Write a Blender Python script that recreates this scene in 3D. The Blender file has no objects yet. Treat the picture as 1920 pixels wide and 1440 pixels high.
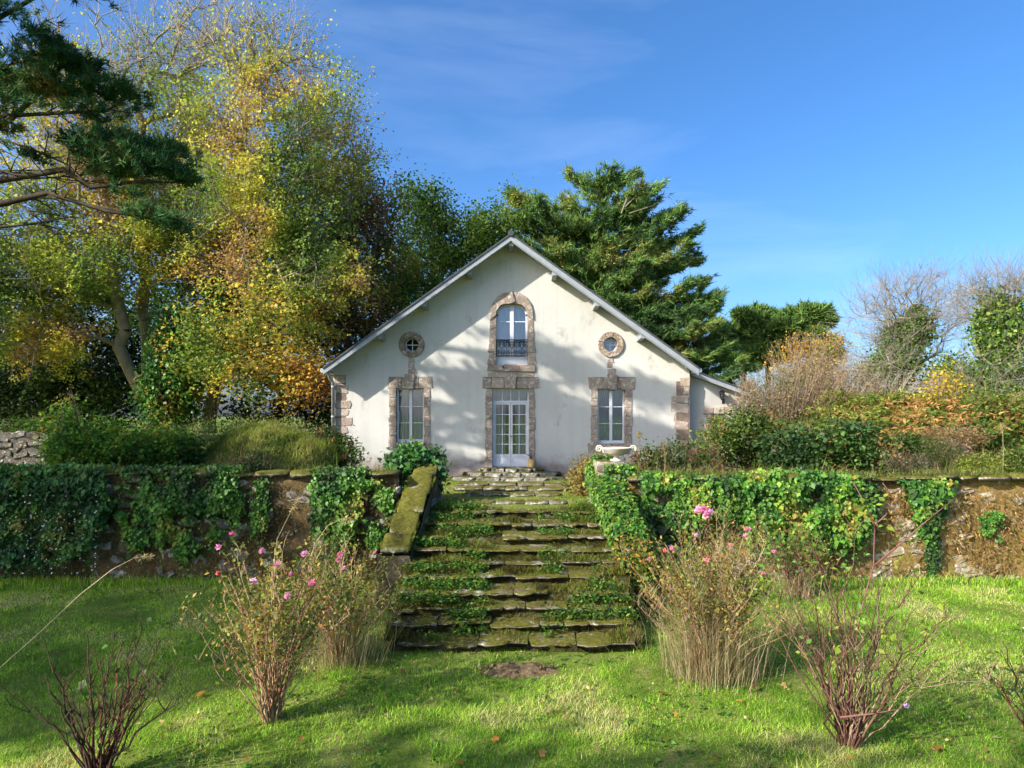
import bpy, bmesh, math, random
import numpy as np
from mathutils import Matrix, Vector, Euler

scene = bpy.context.scene
COL = scene.collection
R = math.radians

# ------------------------------------------------------------------ camera, sky, sun, exposure
F, HZ, CAMZ = 1200.0, 780.0, 3.44            # focal length in photo pixels, horizon row, eye height (m)
cam_d = bpy.data.cameras.new('camera')
cam = bpy.data.objects.new('camera', cam_d)
COL.objects.link(cam)
cam.location = (0, 0, CAMZ)
cam.rotation_euler = (R(90), 0, 0)
cam_d.sensor_width = 36.0
cam_d.lens = 36.0 * F / 1920.0
cam_d.shift_y = (HZ - 720.0) / 1920.0
cam_d.clip_end = 3000.0
scene.camera = cam

SUN_TRAVEL = Vector((1.1, 0.70, -0.755)).normalized()
SUN_ELEV = math.asin(-SUN_TRAVEL.z)
SUN_AZ = math.atan2(-SUN_TRAVEL.x, -SUN_TRAVEL.y)      # clockwise from +Y
world = bpy.data.worlds.new('World')
scene.world = world
world.use_nodes = True
wn = world.node_tree.nodes
wl = world.node_tree.links
wn.clear()
w_out = wn.new('ShaderNodeOutputWorld')
w_bg = wn.new('ShaderNodeBackground')
w_bg.inputs['Strength'].default_value = 0.10
w_sky = wn.new('ShaderNodeTexSky')
w_sky.sky_type = 'NISHITA'
w_sky.sun_disc = False
w_sky.sun_elevation = SUN_ELEV
w_sky.sun_rotation = SUN_AZ
w_sky.air_density = 0.75
w_sky.dust_density = 3.0
w_sky.ozone_density = 4.0
w_tc = wn.new('ShaderNodeTexCoord')
w_map = wn.new('ShaderNodeMapping')
w_map.inputs['Rotation'].default_value = (0, 0.35, 0.3)
w_map.inputs['Location'].default_value = (3.7, 1.3, 0.4)
w_map.inputs['Scale'].default_value = (1.0, 1.6, 4.5)
w_noise = wn.new('ShaderNodeTexNoise')
w_noise.inputs['Scale'].default_value = 1.7
w_noise.inputs['Detail'].default_value = 7
w_noise.inputs['Roughness'].default_value = 0.55
w_noise.inputs['Distortion'].default_value = 0.35
w_ramp = wn.new('ShaderNodeValToRGB')
w_ramp.color_ramp.elements[0].position = 0.52
w_ramp.color_ramp.elements[0].color = (0, 0, 0, 1)
w_ramp.color_ramp.elements[1].position = 0.95
w_ramp.color_ramp.elements[1].color = (0.17, 0.17, 0.17, 1)
w_mix = wn.new('ShaderNodeMixRGB')
w_mix.inputs['Color2'].default_value = (5.2, 5.7, 6.6, 1)
w_hsv = wn.new('ShaderNodeHueSaturation')
w_hsv.inputs['Saturation'].default_value = 1.22
wl.new(w_tc.outputs['Generated'], w_map.inputs['Vector'])
wl.new(w_map.outputs['Vector'], w_noise.inputs['Vector'])
wl.new(w_noise.outputs['Fac'], w_ramp.inputs['Fac'])
wl.new(w_ramp.outputs['Color'], w_mix.inputs['Fac'])
wl.new(w_sky.outputs['Color'], w_hsv.inputs['Color'])
wl.new(w_hsv.outputs['Color'], w_mix.inputs['Color1'])
wl.new(w_mix.outputs['Color'], w_bg.inputs['Color'])
wl.new(w_bg.outputs['Background'], w_out.inputs['Surface'])

sun_d = bpy.data.lights.new('sun', 'SUN')
sun_d.energy = 2.95
sun_d.angle = R(0.55)
sun_d.color = (1.0, 0.935, 0.83)
sun = bpy.data.objects.new('sun', sun_d)
COL.objects.link(sun)
sun.rotation_euler = SUN_TRAVEL.to_track_quat('-Z', 'Y').to_euler()
sun.location = (-20, -15, 25)

scene.view_settings.view_transform = 'Standard'
scene.view_settings.look = 'None'
scene.view_settings.gamma = 1.0
scene.view_settings.exposure = 1.68
scene.cycles.use_denoising = True
scene.cycles.max_bounces = 7
scene.cycles.transparent_max_bounces = 12
scene.cycles.use_adaptive_sampling = True
scene.cycles.adaptive_threshold = 0.02

# ------------------------------------------------------------------ helpers
rng = np.random.default_rng(7)
random.seed(7)


def at(px, py, d):
    """world point seen at photo pixel (px, py) when it stands d metres in front of the camera"""
    return np.array([(px - 960.0) / F * d, d, CAMZ + (HZ - py) / F * d])


def on_ground(px, py, z=0.0):
    d = F * (CAMZ - z) / (py - HZ)
    return np.array([(px - 960.0) / F * d, d, z])


def unit(a):
    return a / np.maximum(np.linalg.norm(a, axis=-1, keepdims=True), 1e-9)


def hash2(ix, iy, s):
    h = (ix.astype(np.int64) * 374761393 + iy.astype(np.int64) * 668265263 + s * 974634777) & 0x7fffffff
    h = ((h ^ (h >> 13)) * 1274126177) & 0x7fffffff
    return ((h ^ (h >> 16)) & 0xffff) / 65535.0


def vnoise(x, y, s=0):
    x = np.asarray(x, float); y = np.asarray(y, float)
    ix = np.floor(x); iy = np.floor(y)
    fx = x - ix; fy = y - iy
    fx = fx * fx * (3 - 2 * fx); fy = fy * fy * (3 - 2 * fy)
    a = hash2(ix, iy, s); b = hash2(ix + 1, iy, s); c = hash2(ix, iy + 1, s); d = hash2(ix + 1, iy + 1, s)
    return (a * (1 - fx) + b * fx) * (1 - fy) + (c * (1 - fx) + d * fx) * fy


def fbm(x, y, s=0, o=3):
    t = 0; a = 0.5; n = 0
    for k in range(o):
        t = t + a * vnoise(np.asarray(x) * 2 ** k, np.asarray(y) * 2 ** k, s + k); n += a; a *= 0.5
    return t / n


def sstep(a, b, x):
    t = np.clip((np.asarray(x, float) - a) / (b - a), 0, 1)
    return t * t * (3 - 2 * t)


def set_parent(o, parent):
    if parent is not None:
        o.parent = parent
        if parent.type == 'EMPTY':
            o.matrix_parent_inverse = Matrix.Translation(parent.location).inverted()


def tag(o, label=None, cat=None, group=None, kind=None):
    if label: o['label'] = label
    if cat: o['category'] = cat
    if group: o['group'] = group
    if kind: o['kind'] = kind
    return o


def thing(name, label, cat, loc=(0, 0, 0), group=None, kind='thing'):
    o = bpy.data.objects.new(name, None)
    o.empty_display_size = 0.2
    COL.objects.link(o)
    o.location = [float(c) for c in loc]
    return tag(o, label, cat, group, kind)


def mk(name, V, T, mat, parent=None, col=None, smooth=False):
    """numpy arrays -> one mesh object; T is (m,3) or (m,4); col is (n,3)"""
    V = np.asarray(V, np.float32); T = np.asarray(T, np.int32)
    me = bpy.data.meshes.new(name)
    k = T.shape[1]
    me.vertices.add(len(V)); me.vertices.foreach_set('co', V.ravel())
    me.loops.add(T.size); me.loops.foreach_set('vertex_index', T.ravel())
    me.polygons.add(len(T)); me.polygons.foreach_set('loop_start', np.arange(0, T.size, k, dtype=np.int32))
    if smooth:
        me.polygons.foreach_set('use_smooth', np.ones(len(T), dtype=bool))
    if col is not None:
        ca = me.color_attributes.new('tint', 'FLOAT_COLOR', 'POINT')
        c4 = np.ones((len(V), 4), np.float32); c4[:, :3] = col
        ca.data.foreach_set('color', c4.ravel())
    me.update(calc_edges=True)
    me.materials.append(mat)
    o = bpy.data.objects.new(name, me)
    COL.objects.link(o)
    set_parent(o, parent)
    return o


def inst(name, me, loc, rot, scl, parent, mat=None):
    """an object of its own that shares mesh data"""
    o = bpy.data.objects.new(name, me)
    COL.objects.link(o)
    o.location = [float(c) for c in loc]; o.rotation_euler = rot; o.scale = scl
    set_parent(o, parent)
    return o


class MB:
    """collects boxes, prisms, tubes and lathes, then links them as ONE mesh object"""
    def __init__(s):
        s.v = []; s.f = []

    def add(s, vs, fs):
        b = len(s.v)
        s.v += [tuple(float(c) for c in v) for v in vs]
        s.f += [tuple(b + i for i in f) for f in fs]
        return s

    def box(s, x0, x1, y0, y1, z0, z1):
        return s.add([(x0, y0, z0), (x1, y0, z0), (x1, y1, z0), (x0, y1, z0), (x0, y0, z1), (x1, y0, z1), (x1, y1, z1), (x0, y1, z1)],
                     [(0, 3, 2, 1), (4, 5, 6, 7), (0, 1, 5, 4), (1, 2, 6, 5), (2, 3, 7, 6), (3, 0, 4, 7)])

    def prism(s, poly, y0, y1, inset=0.0):
        """poly: (x,z) outline, extruded from y0 (front) to y1; inset bevels the front face"""
        n = len(poly); P = np.array(poly, float); c = P.mean(0)
        if inset:
            d = unit(P - c); ring = P - d * inset
            vs = [(x, y0, z) for x, z in ring] + [(x, y0 + inset * .8, z) for x, z in P] + [(x, y1, z) for x, z in P]
            fs = [tuple(range(n))]
            for r in (0, 1):
                fs += [(r * n + i, (r + 1) * n + i, (r + 1) * n + (i + 1) % n, r * n + (i + 1) % n) for i in range(n)]
            fs.append(tuple(2 * n + i for i in reversed(range(n))))
        else:
            vs = [(x, y0, z) for x, z in P] + [(x, y1, z) for x, z in P]
            fs = [tuple(range(n)), tuple(n + i for i in reversed(range(n)))]
            fs += [(i, n + i, n + (i + 1) % n, (i + 1) % n) for i in range(n)]
        return s.add(vs, fs)

    def tube(s, pts, r, k=6, closed=False):
        pts = [Vector([float(c) for c in p]) for p in pts]; n = len(pts)
        rr = r if hasattr(r, '__len__') else [r] * n
        vs = []; up = Vector((0.13, 0.31, 0.94))
        for i, p in enumerate(pts):
            a = pts[(i - 1) % n] if closed else pts[max(i - 1, 0)]
            b = pts[(i + 1) % n] if closed else pts[min(i + 1, n - 1)]
            t = (b - a).normalized()
            u = t.cross(up)
            if u.length < 1e-4: u = t.cross(Vector((1, 0, 0)))
            u.normalize(); w = t.cross(u)
            vs += [p + (u * math.cos(2 * math.pi * j / k) + w * math.sin(2 * math.pi * j / k)) * rr[i] for j in range(k)]
        fs = []
        m = n if closed else n - 1
        for i in range(m):
            for j in range(k):
                i2 = (i + 1) % n
                fs.append((i * k + j, i * k + (j + 1) % k, i2 * k + (j + 1) % k, i2 * k + j))
        if not closed:
            fs.append(tuple(reversed(range(k)))); fs.append(tuple((n - 1) * k + j for j in range(k)))
        return s.add(vs, fs)

    def lathe(s, prof, c, k=16):
        vs = []
        for r, z in prof:
            vs += [(c[0] + r * math.cos(2 * math.pi * j / k), c[1] + r * math.sin(2 * math.pi * j / k), c[2] + z) for j in range(k)]
        fs = []
        for i in range(len(prof) - 1):
            for j in range(k):
                fs.append((i * k + j, i * k + (j + 1) % k, (i + 1) * k + (j + 1) % k, (i + 1) * k + j))
        return s.add(vs, fs)

    def build(s, name, mat, parent=None, smooth=False):
        me = bpy.data.meshes.new(name)
        me.from_pydata(s.v, [], s.f)
        if smooth: me.polygons.foreach_set('use_smooth', [True] * len(me.polygons))
        me.update()
        me.materials.append(mat)
        o = bpy.data.objects.new(name, me)
        COL.objects.link(o)
        set_parent(o, parent)
        return o


# ------------------------------------------------------------------ materials (all procedural)
class NT:
    def __init__(s, name):
        s.m = bpy.data.materials.new(name); s.m.use_nodes = True
        s.n = s.m.node_tree.nodes; s.l = s.m.node_tree.links
        s.n.clear()
        s.out = s.n.new('ShaderNodeOutputMaterial')

    def new(s, t, **kw):
        n = s.n.new(t)
        for k, v in kw.items():
            if k in n.inputs: n.inputs[k].default_value = v
            else: setattr(n, k, v)
        return n

    def link(s, a, b): s.l.new(a, b)

    def pos(s, scale=(1, 1, 1)):
        g = s.new('ShaderNodeNewGeometry')
        m = s.new('ShaderNodeMapping'); m.inputs['Scale'].default_value = scale
        s.link(g.outputs['Position'], m.inputs['Vector'])
        return m.outputs['Vector']

    def noise(s, scale, detail=5, rough=.55, vec=None, dist=0.0):
        n = s.new('ShaderNodeTexNoise')
        n.inputs['Scale'].default_value = scale; n.inputs['Detail'].default_value = detail
        n.inputs['Roughness'].default_value = rough; n.inputs['Distortion'].default_value = dist
        s.link(vec if vec is not None else s.pos(), n.inputs['Vector'])
        return n.outputs['Fac']

    def ramp(s, fac, stops):
        r = s.new('ShaderNodeValToRGB'); e = r.color_ramp.elements
        while len(e) < len(stops): e.new(0.5)
        for i, (p, c) in enumerate(stops):
            e[i].position = p; e[i].color = tuple(c) + (1,) if hasattr(c, '__len__') else (c, c, c, 1)
        s.link(fac, r.inputs['Fac'])
        return r.outputs['Color']

    def mix(s, fac, a, b, mode='MIX'):
        n = s.new('ShaderNodeMixRGB'); n.blend_type = mode
        for i, v in (('Fac', fac), ('Color1', a), ('Color2', b)):
            if hasattr(v, 'is_linked') or hasattr(v, 'links'): s.link(v, n.inputs[i])
            elif hasattr(v, '__len__'): n.inputs[i].default_value = tuple(v) + (1,)
            else: n.inputs[i].default_value = v
        return n.outputs['Color']

    def math(s, op, a, b=None):
        n = s.new('ShaderNodeMath'); n.operation = op
        for i, v in ((0, a), (1, b)):
            if v is None: continue
            if hasattr(v, 'links'): s.link(v, n.inputs[i])
            else: n.inputs[i].default_value = v
        return n.outputs[0]

    def sep(s):
        g = s.new('ShaderNodeNewGeometry'); x = s.new('ShaderNodeSeparateXYZ')
        s.link(g.outputs['Position'], x.inputs[0]); return x.outputs

    def nrm_z(s):
        g = s.new('ShaderNodeNewGeometry'); x = s.new('ShaderNodeSeparateXYZ')
        s.link(g.outputs['Normal'], x.inputs[0]); return x.outputs[2]

    def finish(s, color, rough=.85, spec=.25, bump=None, bstr=.3, bdist=.02, metal=0.0):
        p = s.new('ShaderNodeBsdfPrincipled')
        p.inputs['Roughness'].default_value = rough
        p.inputs['Specular IOR Level'].default_value = spec
        p.inputs['Metallic'].default_value = metal
        if hasattr(color, 'links'): s.link(color, p.inputs['Base Color'])
        else: p.inputs['Base Color'].default_value = tuple(color) + (1,)
        if bump is not None:
            b = s.new('ShaderNodeBump'); b.inputs['Strength'].default_value = bstr; b.inputs['Distance'].default_value = bdist
            s.link(bump, b.inputs['Height']); s.link(b.outputs[0], p.inputs['Normal'])
        s.link(p.outputs[0], s.out.inputs['Surface'])
        return s.m


def m_leaf(name, transl=.35, rough=.55, spec=.25, gain=1.5):
    t = NT(name)
    a = t.new('ShaderNodeAttribute'); a.attribute_name = 'tint'
    p = t.new('ShaderNodeBsdfPrincipled')
    p.inputs['Roughness'].default_value = rough; p.inputs['Specular IOR Level'].default_value = spec
    t.link(a.outputs['Color'], p.inputs['Base Color'])
    tr = t.new('ShaderNodeBsdfTranslucent')
    g = t.mix(1.0, a.outputs['Color'], (gain, gain, gain * .7), 'MULTIPLY')
    t.link(g, tr.inputs['Color'])
    mx = t.new('ShaderNodeMixShader'); mx.inputs[0].default_value = transl
    t.link(p.outputs[0], mx.inputs[1]); t.link(tr.outputs[0], mx.inputs[2])
    t.link(mx.outputs[0], t.out.inputs['Surface'])
    return t.m


def m_tint(name, rough=.85, spec=.15):
    t = NT(name)
    a = t.new('ShaderNodeAttribute'); a.attribute_name = 'tint'
    n = t.noise(35, 4)
    c = t.mix(1.0, a.outputs['Color'], t.ramp(n, [(.3, .65), (.7, 1.25)]), 'MULTIPLY')
    return t.finish(c, rough, spec)


def m_plain(name, c, rough=.6, spec=.3, var=.12, scale=8, metal=0.0):
    t = NT(name)
    n = t.noise(scale, 5)
    col = t.mix(1.0, c, t.ramp(n, [(.25, 1 - var), (.75, 1 + var)]), 'MULTIPLY')
    return t.finish(col, rough, spec, n, .15, .01, metal)


def m_bark(name, c1, c2, c3):
    t = NT(name)
    n = t.noise(3, 6, .65, t.pos((1, 1, .35))); n2 = t.noise(1.1, 4)
    c = t.ramp(n, [(.3, c1), (.55, c2), (.75, c3)])
    c = t.mix(t.ramp(n2, [(.5, 0), (.7, .6)]), c, (.06, .075, .02))
    return t.finish(c, .9, .15, n, .6, .03)


def m_facade():
    t = NT('lime_render')
    x, y, z = t.sep()
    big = t.noise(.55, 6, .6)
    streak = t.noise(1.0, 6, .65, t.pos((5.5, 1, .22)))
    fine = t.noise(9, 6, .7)
    c = t.ramp(big, [(.3, (.46, .447, .405)), (.5, (.52, .51, .468)), (.72, (.56, .552, .515))])
    c = t.mix(t.ramp(streak, [(.45, 0), (.8, .32)]), c, (.36, .35, .32))
    c = t.mix(t.ramp(fine, [(.5, 0), (.8, .25)]), c, (.38, .365, .33))
    # rising damp and worn render near the foot of the wall, shaped by noise
    foot = t.math('SUBTRACT', t.math('MULTIPLY', t.math('SUBTRACT', 2.95, z), .85), t.math('MULTIPLY', t.math('SUBTRACT', 1.0, t.noise(1.6, 7, .68, None, .6)), 1.05))
    c = t.mix(t.ramp(foot, [(.0, 0), (.4, .8)]), c, t.ramp(t.noise(4, 5), [(.35, (.13, .11, .10)), (.5, (.24, .165, .14)), (.7, (.29, .255, .225))]))
    spot = t.noise(2.3, 5, .7, t.pos((1, 1, .6)))
    c = t.mix(t.ramp(spot, [(.60, 0), (.72, .6)]), c, (.29, .27, .24))
    return t.finish(c, .92, .12, fine, .22, .02)


def m_granite(name, base, pink, lichen=.5, moss=0.0):
    t = NT(name)
    oi = t.new('ShaderNodeObjectInfo')
    n = t.noise(2.6, 6, .65); f = t.noise(17, 6, .75); l = t.noise(9, 5, .6, None, .8); d = t.noise(6, 5, .7)
    c = t.ramp(n, [(.3, pink), (.5, base), (.7, tuple(min(1, b * 1.3) for b in base))])
    c = t.mix(1.0, c, t.ramp(oi.outputs['Random'], [(0, .86), (1, 1.12)]), 'MULTIPLY')
    c = t.mix(t.ramp(f, [(.4, .0), (.8, .55)]), c, tuple(b * .6 for b in base))
    c = t.mix(t.ramp(l, [(.6 - .1 * lichen, 0), (.63 - .1 * lichen + .06, .85)]), c, (.50, .48, .40))
    c = t.mix(t.ramp(d, [(.58, 0), (.68, .6)]), c, (.09, .075, .06))
    if moss:
        mm = t.math('ADD', t.math('MULTIPLY', t.nrm_z(), .42), t.math('MULTIPLY', t.noise(3.2, 6, .7), 1.0))
        c = t.mix(t.ramp(mm, [(.93 - moss * .45, 0), (1.03 - moss * .45, 1)]), c,
                  t.ramp(t.noise(14, 5, .7), [(.3, (.05, .05, .012)), (.55, (.12, .115, .018)), (.8, (.20, .195, .032))]))
        earth = t.noise(4.1, 5, .65)
        c = t.mix(t.ramp(earth, [(.56, 0), (.66, .75)]), c, (.085, .055, .022))
    return t.finish(c, .92, .12, f, .7, .03)


def m_rubble(name, dark, mid, grey, moss, mossamt):
    t = NT(name)
    n = t.noise(1.3, 7, .68, None, .5); f = t.noise(14, 6, .75); l = t.noise(2.4, 6, .65, None, 1.0); m = t.noise(1.7, 6, .7)
    c = t.ramp(n, [(.3, dark), (.5, mid), (.68, tuple(v * 1.35 for v in mid))])
    c = t.mix(t.ramp(l, [(.56, 0), (.63, .85)]), c, grey)
    c = t.mix(t.ramp(m, [(.62 - mossamt, 0), (.74 - mossamt, .85)]), c, moss)
    c = t.mix(1.0, c, t.ramp(f, [(.3, .45), (.7, 1.35)]), 'MULTIPLY')
    return t.finish(c, .95, .08, f, .9, .05)


def m_soil(name, stops, scale=2.0):
    t = NT(name)
    n = t.noise(scale, 7, .7); f = t.noise(30, 5, .7)
    c = t.ramp(n, stops)
    c = t.mix(1.0, c, t.ramp(f, [(.3, .6), (.7, 1.25)]), 'MULTIPLY')
    return t.finish(c, .95, .08, f, .6, .03)


def m_glass():
    t = NT('window_glass')
    fr = t.new('ShaderNodeFresnel'); fr.inputs['IOR'].default_value = 1.7
    nz = t.noise(2.2, 2, .4)
    b = t.new('ShaderNodeBump'); b.inputs['Strength'].default_value = .05; b.inputs['Distance'].default_value = .05
    t.link(nz, b.inputs['Height'])
    gl = t.new('ShaderNodeBsdfGlossy'); gl.inputs['Roughness'].default_value = .02
    t.link(b.outputs[0], gl.inputs['Normal'])
    tr = t.new('ShaderNodeBsdfTransparent'); tr.inputs['Color'].default_value = (.86, .9, .93, 1)
    mx = t.new('ShaderNodeMixShader')
    t.link(t.math('ADD', t.math('MULTIPLY', fr.outputs[0], 1.0), .05), mx.inputs[0])
    t.link(tr.outputs[0], mx.inputs[1]); t.link(gl.outputs[0], mx.inputs[2])
    t.link(mx.outputs[0], t.out.inputs['Surface'])
    return t.m


M = {}
M['leaf'] = m_leaf('leaf', .38)
M['needle'] = m_leaf('conifer_needle', .2, .6, .2)
M['ivy_leaf'] = m_leaf('glossy_ivy_leaf', .3, .45, .25)
M['grass'] = m_leaf('grass_blade', .4, .5, .25)
M['petal'] = m_leaf('petal', .35, .6, .1)
M['stem'] = m_tint('shrub_stem')
M['bark_pale'] = m_bark('sycamore_bark', (.20, .16, .11), (.34, .285, .20), (.44, .39, .30))
M['bark_dark'] = m_bark('dark_bark', (.03, .022, .016), (.06, .045, .03), (.11, .085, .06))
M['bark_grey'] = m_bark('grey_twig_bark', (.17, .145, .11), (.28, .245, .19), (.36, .32, .26))
M['facade'] = m_facade()
M['annex_render'] = m_plain('annex_render', (.44, .425, .385), .9, .12, .12, 2)
M['surround'] = m_granite('surround_granite', (.31, .245, .195), (.29, .20, .17), .8)
M['oculus'] = m_granite('oculus_granite', (.27, .205, .155), (.22, .14, .115), .7)
M['quoin'] = m_granite('quoin_granite', (.39, .315, .25), (.36, .25, .21), .6)
M['step'] = m_granite('mossy_step_stone', (.175, .155, .12), (.12, .09, .06), .7, .30)
M['riser'] = m_rubble('mossy_riser', (.028, .022, .012), (.055, .05, .014), (.13, .12, .10), (.06, .075, .01), .1)
M['coping'] = m_granite('mossy_coping', (.27, .26, .22), (.22, .19, .15), .7, .58)
M['flank'] = m_rubble('flank_wall', (.045, .038, .025), (.10, .085, .05), (.26, .25, .22), (.09, .085, .012), .05)
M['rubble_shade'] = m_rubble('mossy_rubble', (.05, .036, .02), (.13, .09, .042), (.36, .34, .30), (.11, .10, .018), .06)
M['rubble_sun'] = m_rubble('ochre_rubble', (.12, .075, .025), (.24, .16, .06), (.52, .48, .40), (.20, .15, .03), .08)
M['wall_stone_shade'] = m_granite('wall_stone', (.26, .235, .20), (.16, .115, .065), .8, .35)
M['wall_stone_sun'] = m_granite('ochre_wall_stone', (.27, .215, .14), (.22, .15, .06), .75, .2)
M['door_step'] = m_granite('grey_door_step', (.20, .185, .16), (.14, .12, .09), .7, .26)
M['cap'] = m_granite('mossy_cap_stone', (.17, .155, .125), (.12, .09, .055), .6, .72)
M['pedestal'] = m_granite('pale_pedestal', (.30, .265, .2), (.2, .16, .10), .7, .45)
M['white_paint'] = m_plain('white_paint', (.60, .62, .66), .45, .35, .07, 4)
M['grey_paint'] = m_plain('weathered_grey_paint', (.27, .295, .315), .6, .3, .14, 5)
M['soffit'] = m_plain('pale_soffit_paint', (.50, .51, .50), .7, .2, .12, 5)
M['stub_stone'] = m_granite('lichen_stub_stone', (.11, .10, .088), (.075, .065, .045), .4, .35)
M['zinc'] = m_plain('zinc', (.34, .36, .38), .5, .4, .15, 6, .4)
M['slate'] = m_plain('slate', (.055, .06, .07), .7, .35, .3, 6)
M['curtain'] = m_plain('net_curtain', (.56, .61, .68), .9, .05, .08, 3)
M['interior'] = m_plain('dark_interior', (.05, .05, .055), .9, .05, .1, 3)
M['iron'] = m_plain('wrought_iron', (.022, .022, .024), .5, .4, .2, 20)
M['glass'] = m_glass()
M['urn'] = m_plain('weathered_white_urn', (.55, .50, .42), .7, .25, .16, 12)
M['urn_in'] = m_plain('terracotta_inside', (.42, .22, .11), .85, .1, .2, 12)
M['ochre_pot'] = m_plain('ochre_glaze', (.50, .34, .14), .5, .4, .15, 12)
M['terracotta'] = m_plain('terracotta', (.30, .11, .05), .85, .15, .25, 12)
M['plastic'] = m_plain('pale_plastic', (.62, .61, .56), .4, .4, .05, 10)
M['black_pipe'] = m_plain('dark_pipe', (.02, .025, .028), .45, .4, .2, 10)
M['log'] = m_plain('rotten_wood', (.085, .065, .05), .9, .1, .4, 9)
M['ground'] = m_soil('turf_soil', [(.3, (.09, .14, .02)), (.5, (.15, .20, .032)), (.72, (.27, .235, .09))])
M['terrace'] = m_soil('terrace_soil', [(.3, (.05, .06, .015)), (.5, (.085, .09, .025)), (.72, (.14, .11, .05))])
M['earth'] = m_soil('loose_earth', [(.3, (.09, .06, .03)), (.5, (.18, .12, .065)), (.72, (.27, .20, .12))], 7)

# ------------------------------------------------------------------ foliage and branch generators
SHAPES = {
    'broad': (np.array([(0, 0, 0), (.44, .42, .08), (0, 1, -.06), (-.44, .42, .08)], float), np.array([(0, 1, 2), (0, 2, 3)])),
    'kite': (np.array([(0, 0, 0), (.30, .45, .07), (0, 1, -.04), (-.30, .45, .07)], float), np.array([(0, 1, 2), (0, 2, 3)])),
    'slim': (np.array([(0, 0, 0), (.15, .4, .04), (0, 1, -.06), (-.15, .4, .04)], float), np.array([(0, 1, 2), (0, 2, 3)])),
    'ivy': (np.array([(0, 0, 0), (.45, -.02, -.05), (.36, .42, .03), (0, 1, -.08), (-.36, .42, .03), (-.45, -.02, -.05)], float),
            np.array([(0, 1, 2), (0, 2, 3), (0, 3, 4), (0, 4, 5)])),
    'maple': (np.array([(0, .05, 0), (.42, .0, -.05), (.55, .5, -.03), (.2, .52, .05), (0, 1, -.1), (-.2, .52, .05), (-.55, .5, -.03), (-.42, .0, -.05)], float),
              np.array([(0, 1, 2), (0, 2, 3), (0, 3, 4), (0, 4, 5), (0, 5, 6), (0, 6, 7)])),
    'needle': (np.array([(-.06, 0, 0), (.06, 0, 0), (0, 1, 0)], float), np.array([(0, 1, 2)])),
    'spray': (np.array([(-.085, 0, 0), (.085, 0, 0), (0, 1, -.05)], float), np.array([(0, 1, 2)])),
    'frond': (np.array([(-.10, 0, 0), (.10, 0, 0), (0, 1, -.1)], float), np.array([(0, 1, 2)])),
}


def pick(pal, n, jit=.22, cl=None, cj=.16):
    """pal: [(weight, (r,g,b)), ...] -> n jittered colours; cl (n,) in 0..1 biases the choice so that patches share a hue"""
    w = np.array([p[0] for p in pal], float); w /= w.sum(); cs = np.cumsum(w)
    u = rng.random(n) if cl is None else np.clip(cl + rng.normal(0, cj, n), 0, .9999)
    i = np.minimum(np.searchsorted(cs, u), len(pal) - 1)
    c = np.array([p[1] for p in pal], float)[i]
    c = c * np.exp(rng.normal(0, jit, (n, 1))) * np.exp(rng.normal(0, .07, (n, 3)))
    return np.clip(c * 1.12, .002, .8)


def leaf_mesh(name, C, size, pal, parent=None, mat='leaf', shape='kite', N=None, D=None, nj=.6, dj=.6, cl=None, jit=.22, sj=.25, cj=.16):
    """many small leaf faces at points C; N preferred normal(s), D preferred tip direction(s)"""
    C = np.asarray(C, float); n = len(C)
    tv, tf = SHAPES[shape]
    N = np.array([0, 0, 1.0]) if N is None else np.asarray(N, float)
    D = np.zeros(3) if D is None else np.asarray(D, float)
    nn = unit(N + rng.normal(0, nj, (n, 3)))
    dd = D + rng.normal(0, dj, (n, 3))
    dd = unit(dd - (dd * nn).sum(1, keepdims=True) * nn)
    rr = np.cross(dd, nn)
    s = (size * np.exp(rng.normal(0, sj, n)))[:, None, None] if np.isscalar(size) else np.asarray(size)[:, None, None]
    V = C[:, None, :] + s * (tv[None, :, 0:1] * rr[:, None, :] + tv[None, :, 1:2] * dd[:, None, :] + tv[None, :, 2:3] * nn[:, None, :])
    k = len(tv)
    T = tf[None] + (np.arange(n) * k)[:, None, None]
    col = np.repeat(pick(pal, n, jit, cl, cj), k, axis=0)
    return mk(name, V.reshape(-1, 3), T.reshape(-1, 3), M[mat], parent, col)


def seg_tubes(A, B, ra, rb, k):
    A = np.asarray(A, float); B = np.asarray(B, float); n = len(A)
    t = unit(B - A)
    ref = np.where(np.abs(t[:, 2:3]) > .9, np.array([[1.0, 0, 0]]), np.array([[0, 0, 1.0]]))
    u = unit(np.cross(t, ref)); w = np.cross(t, u)
    ang = np.arange(k) * 2 * np.pi / k
    ring = np.cos(ang)[None, :, None] * u[:, None, :] + np.sin(ang)[None, :, None] * w[:, None, :]
    V0 = A[:, None, :] + ring * np.asarray(ra)[:, None, None]
    V1 = B[:, None, :] + ring * np.asarray(rb)[:, None, None]
    V = np.concatenate([V0, V1], 1).reshape(-1, 3)
    j = np.arange(k); q = np.stack([j, (j + 1) % k, k + (j + 1) % k, k + j], 1)
    T = (q[None] + (np.arange(n) * 2 * k)[:, None, None]).reshape(-1, 4)
    return V, T


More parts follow.
